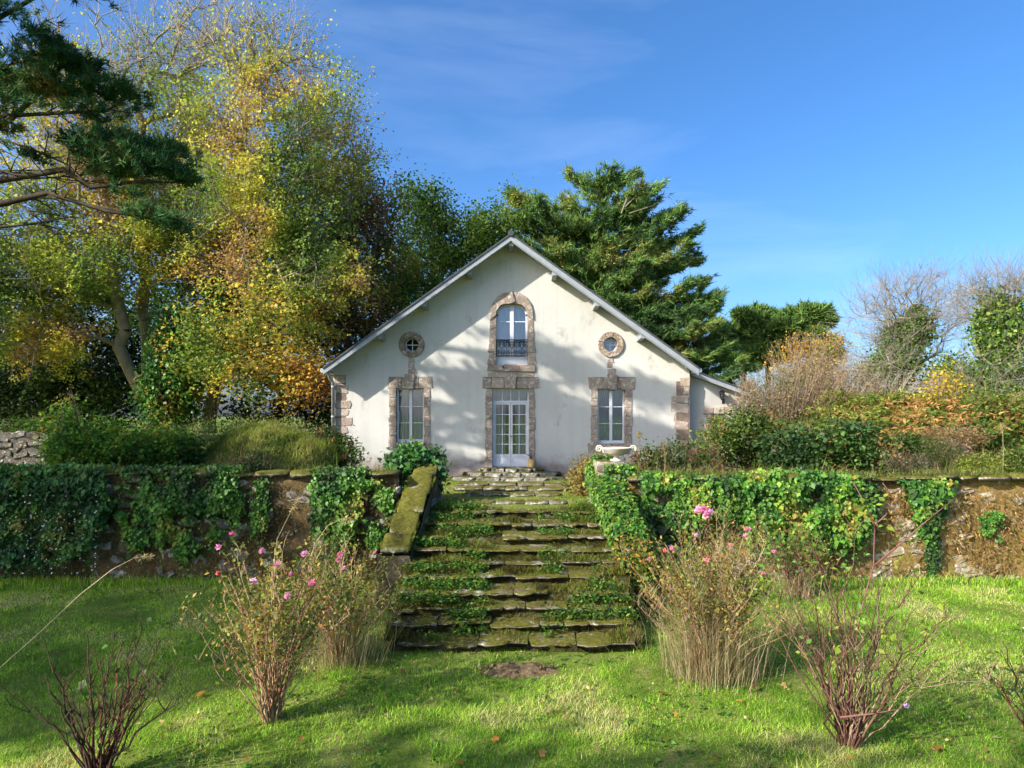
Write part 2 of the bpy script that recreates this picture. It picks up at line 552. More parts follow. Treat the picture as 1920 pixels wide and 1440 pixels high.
def branch_mesh(name, A, B, ra, rb, mat, parent=None, col=None, thick=.05):
    """all branches of ONE plant as one mesh: thick ones rounder"""
    A = np.asarray(A); B = np.asarray(B); ra = np.asarray(ra, float); rb = np.asarray(rb, float)
    Vs = []; Ts = []; Cs = []; off = 0
    for sel, k in ((ra >= thick * 2.2, 9), ((ra < thick * 2.2) & (ra >= thick * .5), 5), (ra < thick * .5, 3)):
        if not sel.any(): continue
        V, T = seg_tubes(A[sel], B[sel], ra[sel], rb[sel], k)
        Vs.append(V); Ts.append(T + off); off += len(V)
        if col is not None: Cs.append(np.repeat(np.asarray(col)[sel], 2 * k, axis=0))
    return mk(name, np.concatenate(Vs), np.concatenate(Ts), M[mat], parent, np.concatenate(Cs) if col is not None else None, True)


def lobe_pts(lobes, shell=.0):
    """lobes: (centre xyz, (rx,ry,rz), n) -> points and lobe index"""
    P = []; I = []
    for i, (c, r, n) in enumerate(lobes):
        d = unit(rng.normal(0, 1, (n, 3)))
        rad = rng.random(n) ** (1 / 3.0)
        if shell: rad = shell + (1 - shell) * rad
        P.append(np.asarray(c) + d * rad[:, None] * np.asarray(r)); I.append(np.full(n, i))
    return np.concatenate(P), np.concatenate(I)


def skeleton(trunk, pts, alpha=.3, bow=.12, tip_r=.012, expo=.45, rmax=None, wob=.05):
    """grow limbs from the trunk polyline to the points; returns nodes, parents, radii, tips"""
    P = [np.asarray(trunk[0], float)]; par = [-1]; L = [0.0]
    for a, b in zip(trunk[:-1], trunk[1:]):
        a = np.asarray(a, float); b = np.asarray(b, float)
        m = max(1, int(np.linalg.norm(b - a) / .5))
        for j in range(1, m + 1):
            q = a + (b - a) * j / m + (rng.normal(0, wob, 3) if j < m else 0)
            par.append(len(P) - 1); L.append(L[-1] + np.linalg.norm(q - P[-1])); P.append(q)
    tr = np.array(P); nt = len(P)
    top = tr[len(tr) // 3:]
    d0 = np.min(np.linalg.norm(pts[:, None, :] - top[None], axis=2), axis=1)
    order = np.argsort(d0)
    cap = len(P) + 4 * len(pts)
    A = np.zeros((cap, 3)); A[:nt] = P; LL = np.zeros(cap); LL[:nt] = L; n = nt
    first = max(1, nt // 4)
    tips = []
    for k in order:
        p = pts[k]
        dv = np.linalg.norm(A[first:n] - p, axis=1)
        drop = np.maximum(A[first:n, 2] - p[2], 0)
        i = first + int(np.argmin(dv + alpha * LL[first:n] + .35 * drop))
        a = A[i].copy(); ln = np.linalg.norm(p - a)
        m = 1 if ln < .5 else (2 if ln < 1.4 else 3)
        prev = i
        side = rng.normal(0, 1, 3) * bow * ln; side[2] = abs(side[2]) * .3 - bow * ln * .4
        for j in range(1, m + 1):
            f = j / m
            q = a + (p - a) * f + side * (4 * f * (1 - f)) * .5
            A[n] = q; LL[n] = LL[prev] + np.linalg.norm(q - A[prev]); par.append(prev); prev = n; n += 1
        tips.append(n - 1)
    A = A[:n]; par = np.array(par)
    w = np.zeros(n); w[tips] = 1
    for i in range(n - 1, 0, -1): w[par[i]] += w[i]
    rad = tip_r * np.maximum(w, 1) ** expo
    if rmax is not None:
        base = np.linspace(1, .55, nt) * rmax
        rad = np.minimum(rad, rmax); rad[:nt] = np.minimum(np.maximum(rad[:nt], base * .55), base * 1.0)
    return A, par, rad, np.array(tips)


def twigs(P, D, n_each, length, spread=.7, up=.25, r=.006):
    """fine twigs from points P along D; returns segment arrays and their tips"""
    n = len(P) * n_each
    p = np.repeat(P, n_each, 0); d = np.repeat(D, n_each, 0)
    dr = unit(d + rng.normal(0, spread, (n, 3)) + np.array([0, 0, up]))
    ln = length * (.5 + rng.random(n))[:, None]
    m = p + dr * ln * .55
    e = m + unit(dr + rng.normal(0, .35, (n, 3)) + np.array([0, 0, up * .8])) * ln * .45
    A = np.concatenate([p, m]); B = np.concatenate([m, e])
    ra = np.concatenate([np.full(n, r), np.full(n, r * .75)]); rb = np.concatenate([np.full(n, r * .75), np.full(n, r * .4)])
    return A, B, ra, rb, m, e


def tree(name, label, cat, trunk, lobes, pal, nleaf, lsize, bark='bark_pale', group=None, rmax=.3, npts=1.0, twig=3, twig_len=.8, tip_r=.012,
         shape='kite', mat='leaf', spread=.45, dens=None, alpha=.3, up=.25, cscale=.45, twig_r=.007, leafdir=None, heavy=.5, cj=.16):
    """a tree > trunk (with its limbs and twigs), crown"""
    t = thing(name, label, cat, trunk[0], group)
    pts, li = lobe_pts([(c, r, int(n * npts)) for c, r, n in lobes])
    A, par, rad, tips = skeleton(trunk, pts, alpha, rmax=rmax, tip_r=tip_r)
    idx = np.arange(1, len(A)); pa = par[1:]
    D = unit(A[tips] - A[par[tips]])
    tA, tB, tra, trb, tm, te = twigs(A[tips], D, twig, twig_len, up=up, r=twig_r)
    ra = np.minimum(rad[pa], rad[idx] * 1.5)
    branch_mesh('trunk', np.concatenate([A[pa], tA]), np.concatenate([A[idx], tB]), np.concatenate([ra, tra]), np.concatenate([rad[idx], trb]), bark, t)
    if nleaf:
        src = np.concatenate([tm, te, te, A[tips]])
        lobe_of = np.concatenate([np.repeat(li_sorted(tips, A, lobes), twig)] * 3 + [li_sorted(tips, A, lobes)])
        w = np.ones(len(src)) if dens is None else np.array(dens, float)[lobe_of]
        hv = np.exp(rng.normal(0, heavy, len(tips)))
        w = w * np.concatenate([np.repeat(hv, twig)] * 3 + [hv])
        w = w / w.sum()
        j = rng.choice(len(src), nleaf, p=w)
        C = src[j] + rng.normal(0, spread * .5, (nleaf, 3)) * np.array([1, 1, .8])
        cl = fbm(C[:, 0] * cscale + C[:, 1] * .37, C[:, 2] * cscale + 9.1, 3, 3)
        cl = np.clip((cl - .5) * 2.1 + .5, 0, .999)
        leaf_mesh('crown', C, lsize, pal, t, mat, shape, cl=cl, nj=.75, dj=.8, D=np.array([0, 0, -.35]) if leafdir is None else leafdir, cj=cj)
    return t


def li_sorted(tips, A, lobes):
    c = np.array([l[0] for l in lobes]); r = np.array([l[1] for l in lobes])
    d = (((A[tips][:, None, :] - c[None]) / r[None]) ** 2).sum(2)
    return np.argmin(d, 1)


def tufts(C, D, n_each, length, spread, pal, name, parent, shape='needle', mat='needle', cl=None, jit=.25):
    """bundles of needles / fine blades: C tuft bases, D tuft axis"""
    n = len(C) * n_each
    c = np.repeat(C, n_each, 0) + rng.normal(0, length * .22, (n, 3)); d = np.repeat(D, n_each, 0)
    return leaf_mesh(name, c, length, pal, parent, mat, shape, N=np.array([0, 0, .2]), D=d * 1.0, nj=1.0, dj=spread, cl=None if cl is None else np.repeat(cl, n_each), jit=jit)


def shrub(name, label, cat, base, lobes, pal, nleaf, lsize, stems=26, stem_col=((.16, .11, .06), (.28, .2, .12)), shape='kite', mat='leaf', group=None, clump=.16,
          twig=3, stem_r=.012, cscale=.8, up=.4, part='foliage', N=None, D=None, surf=.45):
    """a bushy plant > stems, foliage"""
    t = thing(name, label, cat, base, group)
    pts, li = lobe_pts([(c, r, max(8, int(stems * n))) for c, r, n in lobes], surf)
    b = np.asarray(base, float)
    starts = np.stack([b[0] + (pts[:, 0] - b[0]) * .55, b[1] + (pts[:, 1] - b[1]) * .55, np.full(len(pts), b[2])], 1) + rng.normal(0, .05, pts.shape) * np.array([1, 1, 0])
    zmin = np.minimum(pts[:, 2] - .1, starts[:, 2]); starts[:, 2] = zmin
    mid = (starts + pts) / 2 + rng.normal(0, .08, pts.shape) + np.array([0, 0, .08])
    D0 = unit(pts - mid)
    tA, tB, tra, trb, tm, te = twigs(pts, D0, twig, .35, up=up, r=stem_r * .45)
    n = len(pts)
    A = np.concatenate([starts, mid, tA]); B = np.concatenate([mid, pts, tB])
    ra = np.concatenate([np.full(n, stem_r), np.full(n, stem_r * .75), tra]); rb = np.concatenate([np.full(n, stem_r * .75), np.full(n, stem_r * .5), trb])
    c0, c1 = np.array(stem_col[0]), np.array(stem_col[1])
    u = rng.random((len(A), 1))
    branch_mesh('stems', A, B, ra, rb, 'stem', t, c0 + (c1 - c0) * u, .03)
    w = np.array([l[2] * l[1][0] * l[1][2] for l in lobes], float); w /= w.sum()
    if nleaf:
        counts = (w * nleaf).astype(int)
        P, _ = lobe_pts([(l[0], l[1], max(1, int(c / 7))) for l, c in zip(lobes, counts)], surf)
        C = np.repeat(P, 7, 0) + rng.normal(0, clump, (len(P) * 7, 3))
        cl = np.clip((fbm(C[:, 0] * cscale + C[:, 1] * .4, C[:, 2] * cscale + 4.2, 11, 3) - .5) * 2.1 + .5, 0, .999)
        leaf_mesh(part, C, lsize, pal, t, mat, shape, N=N, D=D, nj=.75, dj=.7, cl=cl)
    return t


def L(px, py, d, rx, ry, rd, n):
    """lobe given by its photo place and pixel radii at depth d"""
    return (at(px, py, d), (rx / F * d, rd, ry / F * d), n)


def grass_mesh(name, P, h, w, pal, parent=None, lean=.45, cl=None, mat='grass', jit=.2, dirn=None, simple=False):
    """curved grass blades: two-piece, three triangles each"""
    n = len(P); yaw = rng.random(n) * 2 * np.pi
    s = np.stack([np.cos(yaw), np.sin(yaw), np.zeros(n)], 1)
    ld = np.stack([-np.sin(yaw), np.cos(yaw), np.zeros(n)], 1) * (rng.normal(0, lean, (n, 1))) + rng.normal(0, lean * .4, (n, 3)) * np.array([1, 1, 0])
    if dirn is not None: ld = ld + np.asarray(dirn)
    H = (h * np.exp(rng.normal(0, .3, n)))[:, None] if np.isscalar(h) else np.asarray(h)[:, None]
    W = (w * np.exp(rng.normal(0, .2, n)))[:, None] if np.isscalar(w) else np.asarray(w)[:, None]
    z = np.array([0, 0, 1.0])
    m = P + z * H * .55 + ld * H * .35
    e = P + z * H * (.95 - .25 * np.minimum(np.linalg.norm(ld, axis=1, keepdims=True), 1.6)) + ld * H * 1.05
    if simple:                                            # short turf: one triangle each
        V = np.stack([P - s * W * .5, P + s * W * .5, e], 1)
        return mk(name, V.reshape(-1, 3), np.arange(3 * n).reshape(-1, 3), M[mat], parent, np.repeat(pick(pal, n, jit, cl), 3, axis=0))
    V = np.stack([P - s * W * .5, P + s * W * .5, m - s * W * .42, m + s * W * .42, e], 1)
    T = np.array([(0, 1, 3), (0, 3, 2), (2, 3, 4)])[None] + (np.arange(n) * 5)[:, None, None]
    col = np.repeat(pick(pal, n, jit, cl), 5, axis=0)
    return mk(name, V.reshape(-1, 3), T.reshape(-1, 3), M[mat], parent, col)


def rough_block(name, seed, cuts=(2, 2, 1), jit=.09, rnd=.25, mat='step'):
    """a rough-hewn unit block (-.5...5) of some 30 to 60 triangles, for sharing between alike stones"""
    nx_, ny_, nz_ = cuts
    r = random.Random(seed)
    key = {}; V = []; F_ = []

    def vid(i, j, k):
        if (i, j, k) not in key:
            c = [i / nx_ - .5, j / ny_ - .5, k / nz_ - .5]
            ext = sorted((abs(c[0]) > .49, abs(c[1]) > .49, abs(c[2]) > .49), reverse=True)
            if ext[1]:                                     # edges and corners pulled in
                f = 1 - rnd * .10 - (rnd * .10 if ext[2] else 0)
                c = [c[0] * (1 - (1 - f) * .5), c[1] * f, c[2] * f]
            if 0 < i < nx_: c[0] += r.gauss(0, .25 / nx_)
            key[(i, j, k)] = len(V)
            V.append((c[0] + r.gauss(0, jit * .12), c[1] + r.gauss(0, jit * .5), c[2] + r.gauss(0, jit * .7)))
        return key[(i, j, k)]
    for k in (0, nz_):
        for i in range(nx_):
            for j in range(ny_):
                q = (vid(i, j, k), vid(i + 1, j, k), vid(i + 1, j + 1, k), vid(i, j + 1, k)); F_.append(q if k else q[::-1])
    for j in (0, ny_):
        for i in range(nx_):
            for k in range(nz_):
                q = (vid(i, j, k), vid(i + 1, j, k), vid(i + 1, j, k + 1), vid(i, j, k + 1)); F_.append(q[::-1] if j else q)
    for i in (0, nx_):
        for j in range(ny_):
            for k in range(nz_):
                q = (vid(i, j, k), vid(i, j + 1, k), vid(i, j + 1, k + 1), vid(i, j, k + 1)); F_.append(q if i else q[::-1])
    me = bpy.data.meshes.new(name)
    me.from_pydata(V, [], F_)
    me.polygons.foreach_set('use_smooth', [mat in ('step', 'coping', 'cap')] * len(me.polygons))
    me.update()
    me.materials.append(M[mat])
    return me

# ------------------------------------------------------------------ ground: lawn, terrace, bank (one sheet to the horizon)
WALL_Y = 13.30                     # front face of the retaining wall
HOUSE_Y = 19.35                    # front face of the gable


def ground_z(x, y):
    x = np.asarray(x, float); y = np.asarray(y, float)
    lawn = .05 * (fbm(x * .5, y * .5, 1) - .5) + .03 * (fbm(x * 2.1, y * 2.1, 5) - .5)
    ter = 1.60 + .10 * (fbm(x * .7, y * .7, 2) - .5)
    ter = ter + 2.25 * sstep(5.6, 12, x) * sstep(14.8, 22.5, y) * (1 - .5 * sstep(40, 80, y))
    ter = ter + .75 * sstep(5.2, 9.5, -x) * sstep(14.5, 19, y)
    land = 1.44 + (y - 13.5) * .040 + .03 * (fbm(x * 1.6, y * 1.6, 8) - .5)
    on = (1 - sstep(1.75, 2.05, np.abs(x))) * (1 - sstep(17.3, 18.2, y))
    ter = ter * (1 - on) + land * on
    far = sstep(70, 200, np.hypot(x, y))
    up = sstep(WALL_Y + .17, WALL_Y + .30, y)
    return lawn * (1 - up) * (1 - far) + (ter * (1 - far) + 1.2 * far) * up


gx = np.concatenate([-np.geomspace(900, 16, 26), np.arange(-15.6, 15.7, .3), np.geomspace(16, 900, 26)])
gy = np.concatenate([-np.geomspace(900, 8, 16), np.arange(-7, 4, .7), np.arange(4.2, 13.3, .3), [13.3, 13.44, 13.48, 13.60, 13.66], np.arange(13.9, 30, .35), np.geomspace(30.5, 1500, 36)])
GX, GY = np.meshgrid(gx, gy)
GV = np.stack([GX, GY, ground_z(GX, GY)], 2).reshape(-1, 3)
nx, ny = len(gx), len(gy)
ii = (np.arange(ny - 1)[:, None] * nx + np.arange(nx - 1)[None]).ravel()
GT = np.stack([ii, ii + 1, ii + nx + 1, ii + nx], 1)
ground = mk('ground', GV, GT, M['ground'], smooth=True)
tag(ground, kind='structure')

# ------------------------------------------------------------------ house
house = thing('gable_house', 'cream rendered stone house with steep gable, round windows and white French doors', 'house', (0, HOUSE_Y, 1.55))
SC = F / HOUSE_Y


def fx(px): return (px - 960.0) / SC
def fz(py): return CAMZ + (HZ - py) / SC
def fp(pts): return [(fx(a), fz(b)) for a, b in pts]


WX0, WX1 = fx(625), fx(1293)
APX, APZ, EVZ, HALF = -.03, 8.77, 4.86, 5.48          # verge line (top of roof edge): apex, eave height, half width
SLOPE = (APZ - EVZ) / HALF


def roof_z(x): return APZ - abs(x - APX) * SLOPE


def arc(cx, cy, r, n=28, r2=None):
    return [(cx + r * math.cos(2 * math.pi * i / n), cy + (r2 or r) * math.sin(2 * math.pi * i / n)) for i in range(n)]


def rect(x0, x1, y0, y1): return [(x0, y1), (x1, y1), (x1, y0), (x0, y0)]


ARCH_IN = [(930, 684), (930, 592), (931, 584), (935, 577), (941, 572), (949, 570), (959.5, 569.5), (970, 570), (978, 572), (984, 577), (988, 584), (989, 592), (989, 684)]
HOLES = [rect(738, 800, 722, 834), rect(1116, 1177, 722, 836), rect(917, 998, 721, 880),
         [(924, 690), (924, 592), (926, 580), (932, 570), (942, 565), (959.5, 563), (977, 565), (987, 570), (993, 580), (995, 592), (995, 690)],
         arc(772, 646, 18), arc(1145, 646, 18)]
bm = bmesh.new()
edges = []


def loop_edges(pts):
    vs = [bm.verts.new((x, HOUSE_Y, z)) for x, z in pts]
    return [bm.edges.new((vs[i], vs[(i + 1) % len(vs)])) for i in range(len(vs))]


outer = [(WX0, 1.1), (WX1, 1.1), (WX1, roof_z(WX1) - .092), (APX, APZ - .092), (WX0, roof_z(WX0) - .092)]
edges += loop_edges(outer)
for h in HOLES: edges += loop_edges(fp(h))
bmesh.ops.triangle_fill(bm, use_beauty=True, use_dissolve=False, edges=edges, normal=(0, -1, 0))
me = bpy.data.meshes.new('front_wall')
bm.to_mesh(me); bm.free()
me.materials.append(M['facade'])
fw = bpy.data.objects.new('front_wall', me)
COL.objects.link(fw); set_parent(fw, house)
MB().box(WX0, WX0 + .4, HOUSE_Y + .004, 31, 1.1, roof_z(WX0) - .10).build('side_wall', M['facade'], house)
MB().box(WX1 - .4, WX1, HOUSE_Y + .004, 31, 1.1, roof_z(WX1) - .10).build('side_wall', M['facade'], house)
MB().prism(outer, 30.7, 31.02).build('back_wall', M['facade'], house)
MB().box(WX0 + .41, WX1 - .41, 20.6, 20.65, 1.2, 4.4).box(-3.6, 3.6, 20.6, 20.65, 4.41, 6.0).build('dark_backing', M['interior'], house)  # added backing, the unlit room's darkness put into its colour

# roof: two slabs with slate on top, grey bargeboards, purlin ends, ridge tile
VERGE_Y = HOUSE_Y - .70
roof = None
for s in (-1, 1):
    e = (APX + s * HALF, EVZ)
    poly = [(APX, APZ), e, (e[0], e[1] - .05), (APX, APZ - .05)]
    r_ = MB().prism(poly if s > 0 else poly[::-1], VERGE_Y - .03, 31.3).build('roof', M['slate'], house)
    if roof is None: roof = r_
    bb = [(APX, APZ - .055), (e[0], e[1] - .055), (e[0], e[1] - .215), (APX, APZ - .215)]
    MB().prism(bb, VERGE_Y, VERGE_Y + .035).build('bargeboard', M['grey_paint'], r_)
    MB().prism([(APX, APZ - .222), (e[0], e[1] - .222), (e[0], e[1] - .245), (APX, APZ - .245)], VERGE_Y + .03, VERGE_Y + .06).build('barge_moulding', M['grey_paint'], r_)
    MB().prism([(APX, APZ - .06), (e[0], e[1] - .06), (e[0], e[1] - .085), (APX, APZ - .085)], VERGE_Y + .04, HOUSE_Y + .4).build('soffit_board', M['soffit'], r_)
    MB().tube([(e[0] + s * .03, VERGE_Y + .02, e[1] - .09), (e[0] + s * .03, 31, e[1] - .09)], .07, 8).build('gutter', M['zinc'], r_)
MB().tube([(APX, VERGE_Y - .06, APZ - .01), (APX, 31.2, APZ - .01)], .085, 10).build('ridge_tile', M['slate'], roof)
for px, py in ((711, 624), (795, 562), (880, 500), (957, 447), (1040, 504), (1120, 562), (1205, 622)):
    x = (px - 960) / (F / (VERGE_Y + .1)); z = roof_z(x) - .09
    if abs(px - 957) < 3: x, z = APX, APZ - .14
    MB().add([(x - .065, VERGE_Y + .07, z - .21), (x + .065, VERGE_Y + .07, z - .21), (x + .065, HOUSE_Y + .3, z - .26), (x - .065, HOUSE_Y + .3, z - .26),
              (x - .065, VERGE_Y + .07, z), (x + .065, VERGE_Y + .07, z), (x + .065, HOUSE_Y + .3, z), (x - .065, HOUSE_Y + .3, z)],
             [(0, 3, 2, 1), (4, 5, 6, 7), (0, 1, 5, 4), (1, 2, 6, 5), (2, 3, 7, 6), (3, 0, 4, 7)]).build('purlin_end', M['grey_paint'], house)
# downpipe at the left corner with its swan neck
dp = MB().tube([(WX0 - .02, VERGE_Y + .2, EVZ - .14), (WX0 - .02, HOUSE_Y - .25, EVZ - .3), (WX0 + .02, HOUSE_Y - .10, EVZ - .42), (WX0 + .02, HOUSE_Y - .09, 1.5)], .05, 10).build('downpipe', M['zinc'], house, True)
for z in (2.3, 3.4, 4.3):
    MB().tube([(WX0 + .02, HOUSE_Y - .09, z), (WX0 + .02, HOUSE_Y - .09, z + .05)], .062, 10).build('pipe_bracket', M['zinc'], dp)

Y_STONE0, Y_STONE1 = HOUSE_Y - .035, HOUSE_Y + .20


def jig(pts, a=.7): return [(x + random.gauss(0, a), y + random.gauss(0, a)) for x, y in pts]


def stone(parent, pts_px, proud=.014, mat='surround', jit=.85):
    P = fp(jig(pts_px, jit))
    a = sum(P[i][0] * P[(i + 1) % len(P)][1] - P[(i + 1) % len(P)][0] * P[i][1] for i in range(len(P)))
    if a < 0: P = P[::-1]
    return MB().prism(P, HOUSE_Y - proud - random.random() * .015, Y_STONE1, .011).build('stone', M[mat], parent)


def group_part(name, parent):
    """part that is itself a first stone's backing: a thin mortar bed carrying its stones"""
    return parent


def jamb(parent, x0, x1, y0, y1, n, out=0, side=-1):
    """stones of one jamb from y0 (top) to y1; alternate stones reach outwards by `out` pixels"""
    ys = [y0 + (y1 - y0) * (i + random.uniform(-.18, .18) * (0 < i < n)) / n for i in range(n + 1)]
    for i in range(n):
        o = out * (.2 + .9 * (i % 2)) * random.uniform(.6, 1.1)
        a, b = (x0 - o, x1) if side < 0 else (x0, x1 + o)
        stone(parent, [(a, ys[i] + .5), (b, ys[i] + .5), (b, ys[i + 1] - .5), (a, ys[i + 1] - .5)], jit=.35)


def mortar(name, polys, parent=house, mat='surround'):
    """stone dressing of an opening: its joint bed is the part, its stones are the sub-parts"""
    m = MB()
    for p in polys: m.prism(fp(p), HOUSE_Y - .012, HOUSE_Y + .19)
    return m.build(name, M['mortar'], parent)


M['mortar'] = m_plain('old_mortar', (.20, .15, .12), .95, .08, .3, 10)

# left ground-floor window dressing
dr = mortar('stone_surround', [rect(731, 743, 727, 832), rect(795, 805, 727, 832), rect(729, 810, 707, 727)])
for a, b in ((726, 753), (753, 785), (785, 812)):
    stone(dr, [(a + .5, 728), (b - .5, 728), (b - .5 - (2 if a > 780 else 0), 706), (a + .5 + (2 if a < 730 else 0), 706)])
stone(dr, [(762, 730), (776, 730), (779, 701), (759, 701)], .075)
jamb(dr, 730, 743, 728, 836, 6, 1.2, -1); jamb(dr, 795, 806, 728, 836, 6, 1.2, 1)
stone(dr, [(727, 831), (768, 831), (768, 842), (727, 842)]); stone(dr, [(769, 831), (811, 831), (811, 841), (769, 841)])
# right ground-floor window dressing
dr = mortar('stone_surround', [rect(1110, 1121, 727, 832), rect(1172, 1183, 727, 832), rect(1104, 1190, 707, 728)])
for a, b in ((1103, 1130), (1130, 1163), (1163, 1191)):
    stone(dr, [(a + .5, 729), (b - .5, 729), (b - .5, 708), (a + .5, 708)])
stone(dr, [(1140, 730), (1154, 730), (1157, 704), (1137, 704)], .07)
jamb(dr, 1109, 1121, 728, 838, 6, 1.4, -1); jamb(dr, 1172, 1184, 728, 838, 6, 1.4, 1)
stone(dr, [(1103, 832), (1146, 832), (1146, 850), (1103, 850)]); stone(dr, [(1147, 832), (1190, 832), (1190, 849), (1147, 849)])
# door dressing
dr = mortar('stone_surround', [rect(912, 923, 727, 880), rect(992, 1001, 727, 880), rect(906, 1009, 707, 728)])
for a, b in ((904, 922), (922, 946), (967, 990), (990, 1011)):
    stone(dr, [(a + .5, 728), (b - .5, 728), (b - .5, 709), (a + .5, 709)])
stone(dr, [(947, 728), (966, 728), (968, 705), (945, 705)], .07)
jamb(dr, 911, 923, 729, 880, 8, 1.6, -1); jamb(dr, 992, 1002, 729, 880, 8, 1.2, 1)
# exposed masonry between the upper sill and the door lintel
for a, b in ((914, 936), (936, 958), (958, 981), (981, 1003)):
    stone(dr, [(a + .6, 707), (b - .6, 707), (b - .6, 697), (a + .6, 697)], .006, 'quoin')
# upper window dressing: ogee head, flaring jambs, sill
ARCH_OUT = [(916, 684), (919, 600), (920, 582), (924, 568), (932, 557), (944, 550), (959.5, 547), (975, 550), (987, 557), (995, 568), (999, 582), (1000, 600), (1003, 684)]
dr = mortar('stone_surround', [[ARCH_OUT[i], ARCH_IN[i], ARCH_IN[i + 1], ARCH_OUT[i + 1]] for i in range(len(ARCH_IN) - 1)])
for i in range(len(ARCH_IN) - 1):
    if i in (0, len(ARCH_IN) - 2):
        j = 1 if i == 0 else len(ARCH_IN) - 2
        k = 0 if i == 0 else len(ARCH_IN) - 1
        ys = [0, .24, .5, .74, 1.0]
        for q in range(4):
            f = lambda A, t: (A[j][0] + (A[k][0] - A[j][0]) * t, A[j][1] + (A[k][1] - A[j][1]) * t)
            o = 3 * (q >= 2) * (1 if i else -1)
            a1, a2, b1, b2 = f(ARCH_OUT, ys[q]), f(ARCH_OUT, ys[q + 1] - .01), f(ARCH_IN, ys[q]), f(ARCH_IN, ys[q + 1] - .01)
            stone(dr, [a1, (a2[0] + o, a2[1]), b2, b1], jit=.4)
    elif i % 2 == 1:
        stone(dr, [ARCH_OUT[i], ARCH_OUT[i + 1], ARCH_OUT[i + 2] if i < 11 else ARCH_OUT[i + 1], ARCH_IN[i + 2] if i < 11 else ARCH_IN[i + 1], ARCH_IN[i + 1], ARCH_IN[i]], .05, jit=.2)
stone(dr, [(953, 566), (959.5, 570), (966, 566), (963, 556), (959.5, 545), (956, 556)], .09, jit=.2)
for a, b in ((914, 944), (944, 974), (974, 1004)):
    stone(dr, [(a + .4, 696), (b - .4, 696), (b - .4, 684.5), (a + .4, 684.5)], .06)
# round windows
for cx in (772, 1145):
    ring = MB()
    dr = mortar('stone_surround', [[(cx + 23 * math.cos(a), 646 + 23 * math.sin(a)), (cx + 14 * math.cos(a), 646 + 14 * math.sin(a)),
                                    (cx + 14 * math.cos(b), 646 + 14 * math.sin(b)), (cx + 23 * math.cos(b), 646 + 23 * math.sin(b))]
                                   for a, b in [(2 * math.pi * i / 16, 2 * math.pi * (i + 1) / 16) for i in range(16)]])
    n = 8
    for i in range(n):
        a0 = 2 * math.pi * i / n + .26 + .02; a1 = a0 + 2 * math.pi / n - .025
        A = [a0 + (a1 - a0) * q / 4 for q in range(5)]
        stone(dr, [(cx + 24 * math.cos(a), 646 + 24 * math.sin(a)) for a in A] + [(cx + 13.2 * math.cos(a), 646 + 13.2 * math.sin(a)) for a in A[::-1]], .05, 'oculus', .15)
    # exposed stone strip between the round window and the lintel below it
    x0 = cx - 6
    for a, b, w in ((672, 681, 11), (681, 692, 9), (692, 704, 14)):
        stone(dr, [(x0, a + .5), (x0 + w, a + .5), (x0 + w + 1, b - .5), (x0 - 1, b - .5)], .006, 'quoin', 1.2)


# corner quoins
for side, xs in ((-1, 627), (1, 1292)):
    q = MB().prism(fp(rect(627, 648, 703, 845) if side < 0 else rect(1268, 1292, 715, 845)), HOUSE_Y - .008, HOUSE_Y + .1).build('quoin_bed', M['mortar'], house)
    y = 704 if side < 0 else 707
    widths = [22, 27, 24, 31, 26, 33, 24, 27] if side < 0 else [18, 9, 33, 34, 26, 27, 24, 25]
    for w in widths:
        h = random.uniform(15, 19)
        a, b = (xs, xs + w) if side < 0 else (xs - w, xs)
        stone(q, [(a, y + .6), (b, y + .6), (b + random.uniform(-2, 2), y + h * .5), (b, y + h - .6), (a, y + h - .6)], .006, 'quoin', 1.5)
        y += h

# joinery
Y_FR0, Y_FR1, Y_PANE, Y_CURT = HOUSE_Y + .13, HOUSE_Y + .19, HOUSE_Y + .165, HOUSE_Y + .27


def bars(rects, name, parent, mat='white_paint', y0=None, y1=None):
    m = MB()
    for a, b, c, d in rects:
        m.box(fx(a), fx(b), Y_FR0 if y0 is None else y0, Y_FR1 if y1 is None else y1, fz(d), fz(c))
    return m.build(name, M[mat], parent)


def pane(parent, a, b, c, d):
    MB().box(fx(a), fx(b), Y_PANE, Y_PANE + .006, fz(d), fz(c)).build('pane', M['glass'], parent)


def curtain(parent, a, b, c, d, folds=9, mat='curtain'):
    """a hanging net curtain with soft folds"""
    n = folds * 6; x = np.linspace(fx(a), fx(b), n)
    y = Y_CURT + .035 * np.sin(np.linspace(0, folds * 2 * np.pi, n) + .6 * np.sin(np.linspace(0, 9, n)))
    V = np.concatenate([np.stack([x, y, np.full(n, fz(c))], 1), np.stack([x, y + .02 * np.sin(x * 7), np.full(n, fz(d))], 1)])
    i = np.arange(n - 1)
    mk('curtain', V, np.stack([i, i + 1, n + i + 1, n + i], 1), M[mat], parent, smooth=True)


for x0, x1, y0, y1 in ((743, 795, 728, 830), (1121, 1172, 728, 832)):
    w = bars([(x0, x0 + 3.2, y0, y1), (x1 - 3.2, x1, y0, y1), (x0 + 3.2, x1 - 3.2, y0, y0 + 3), (x0 + 3.2, x1 - 3.2, y1 - 6, y1)], 'window', house)
    cx = (x0 + x1) / 2
    bars([(cx - 2.6, cx + 2.6, y0 + 3, y1 - 6)], 'meeting_stile', w, y0=Y_FR0 - .015)
    hs = [y0 + 3 + (y1 - 9 - y0) * t for t in (0, 1 / 3, 2 / 3, 1)]
    for h in hs[1:3]: bars([(x0 + 3.2, cx - 2.6, h - .7, h + .7), (cx + 2.6, x1 - 3.2, h - .7, h + .7)], 'glazing_bar', w, y0=Y_FR0 + .01)
    for i in range(3):
        pane(w, x0 + 3, cx - 2.4, hs[i], hs[i + 1]); pane(w, cx + 2.4, x1 - 3, hs[i], hs[i + 1])
    curtain(w, x0 + 1, x1 - 1, y0, y1, 8)
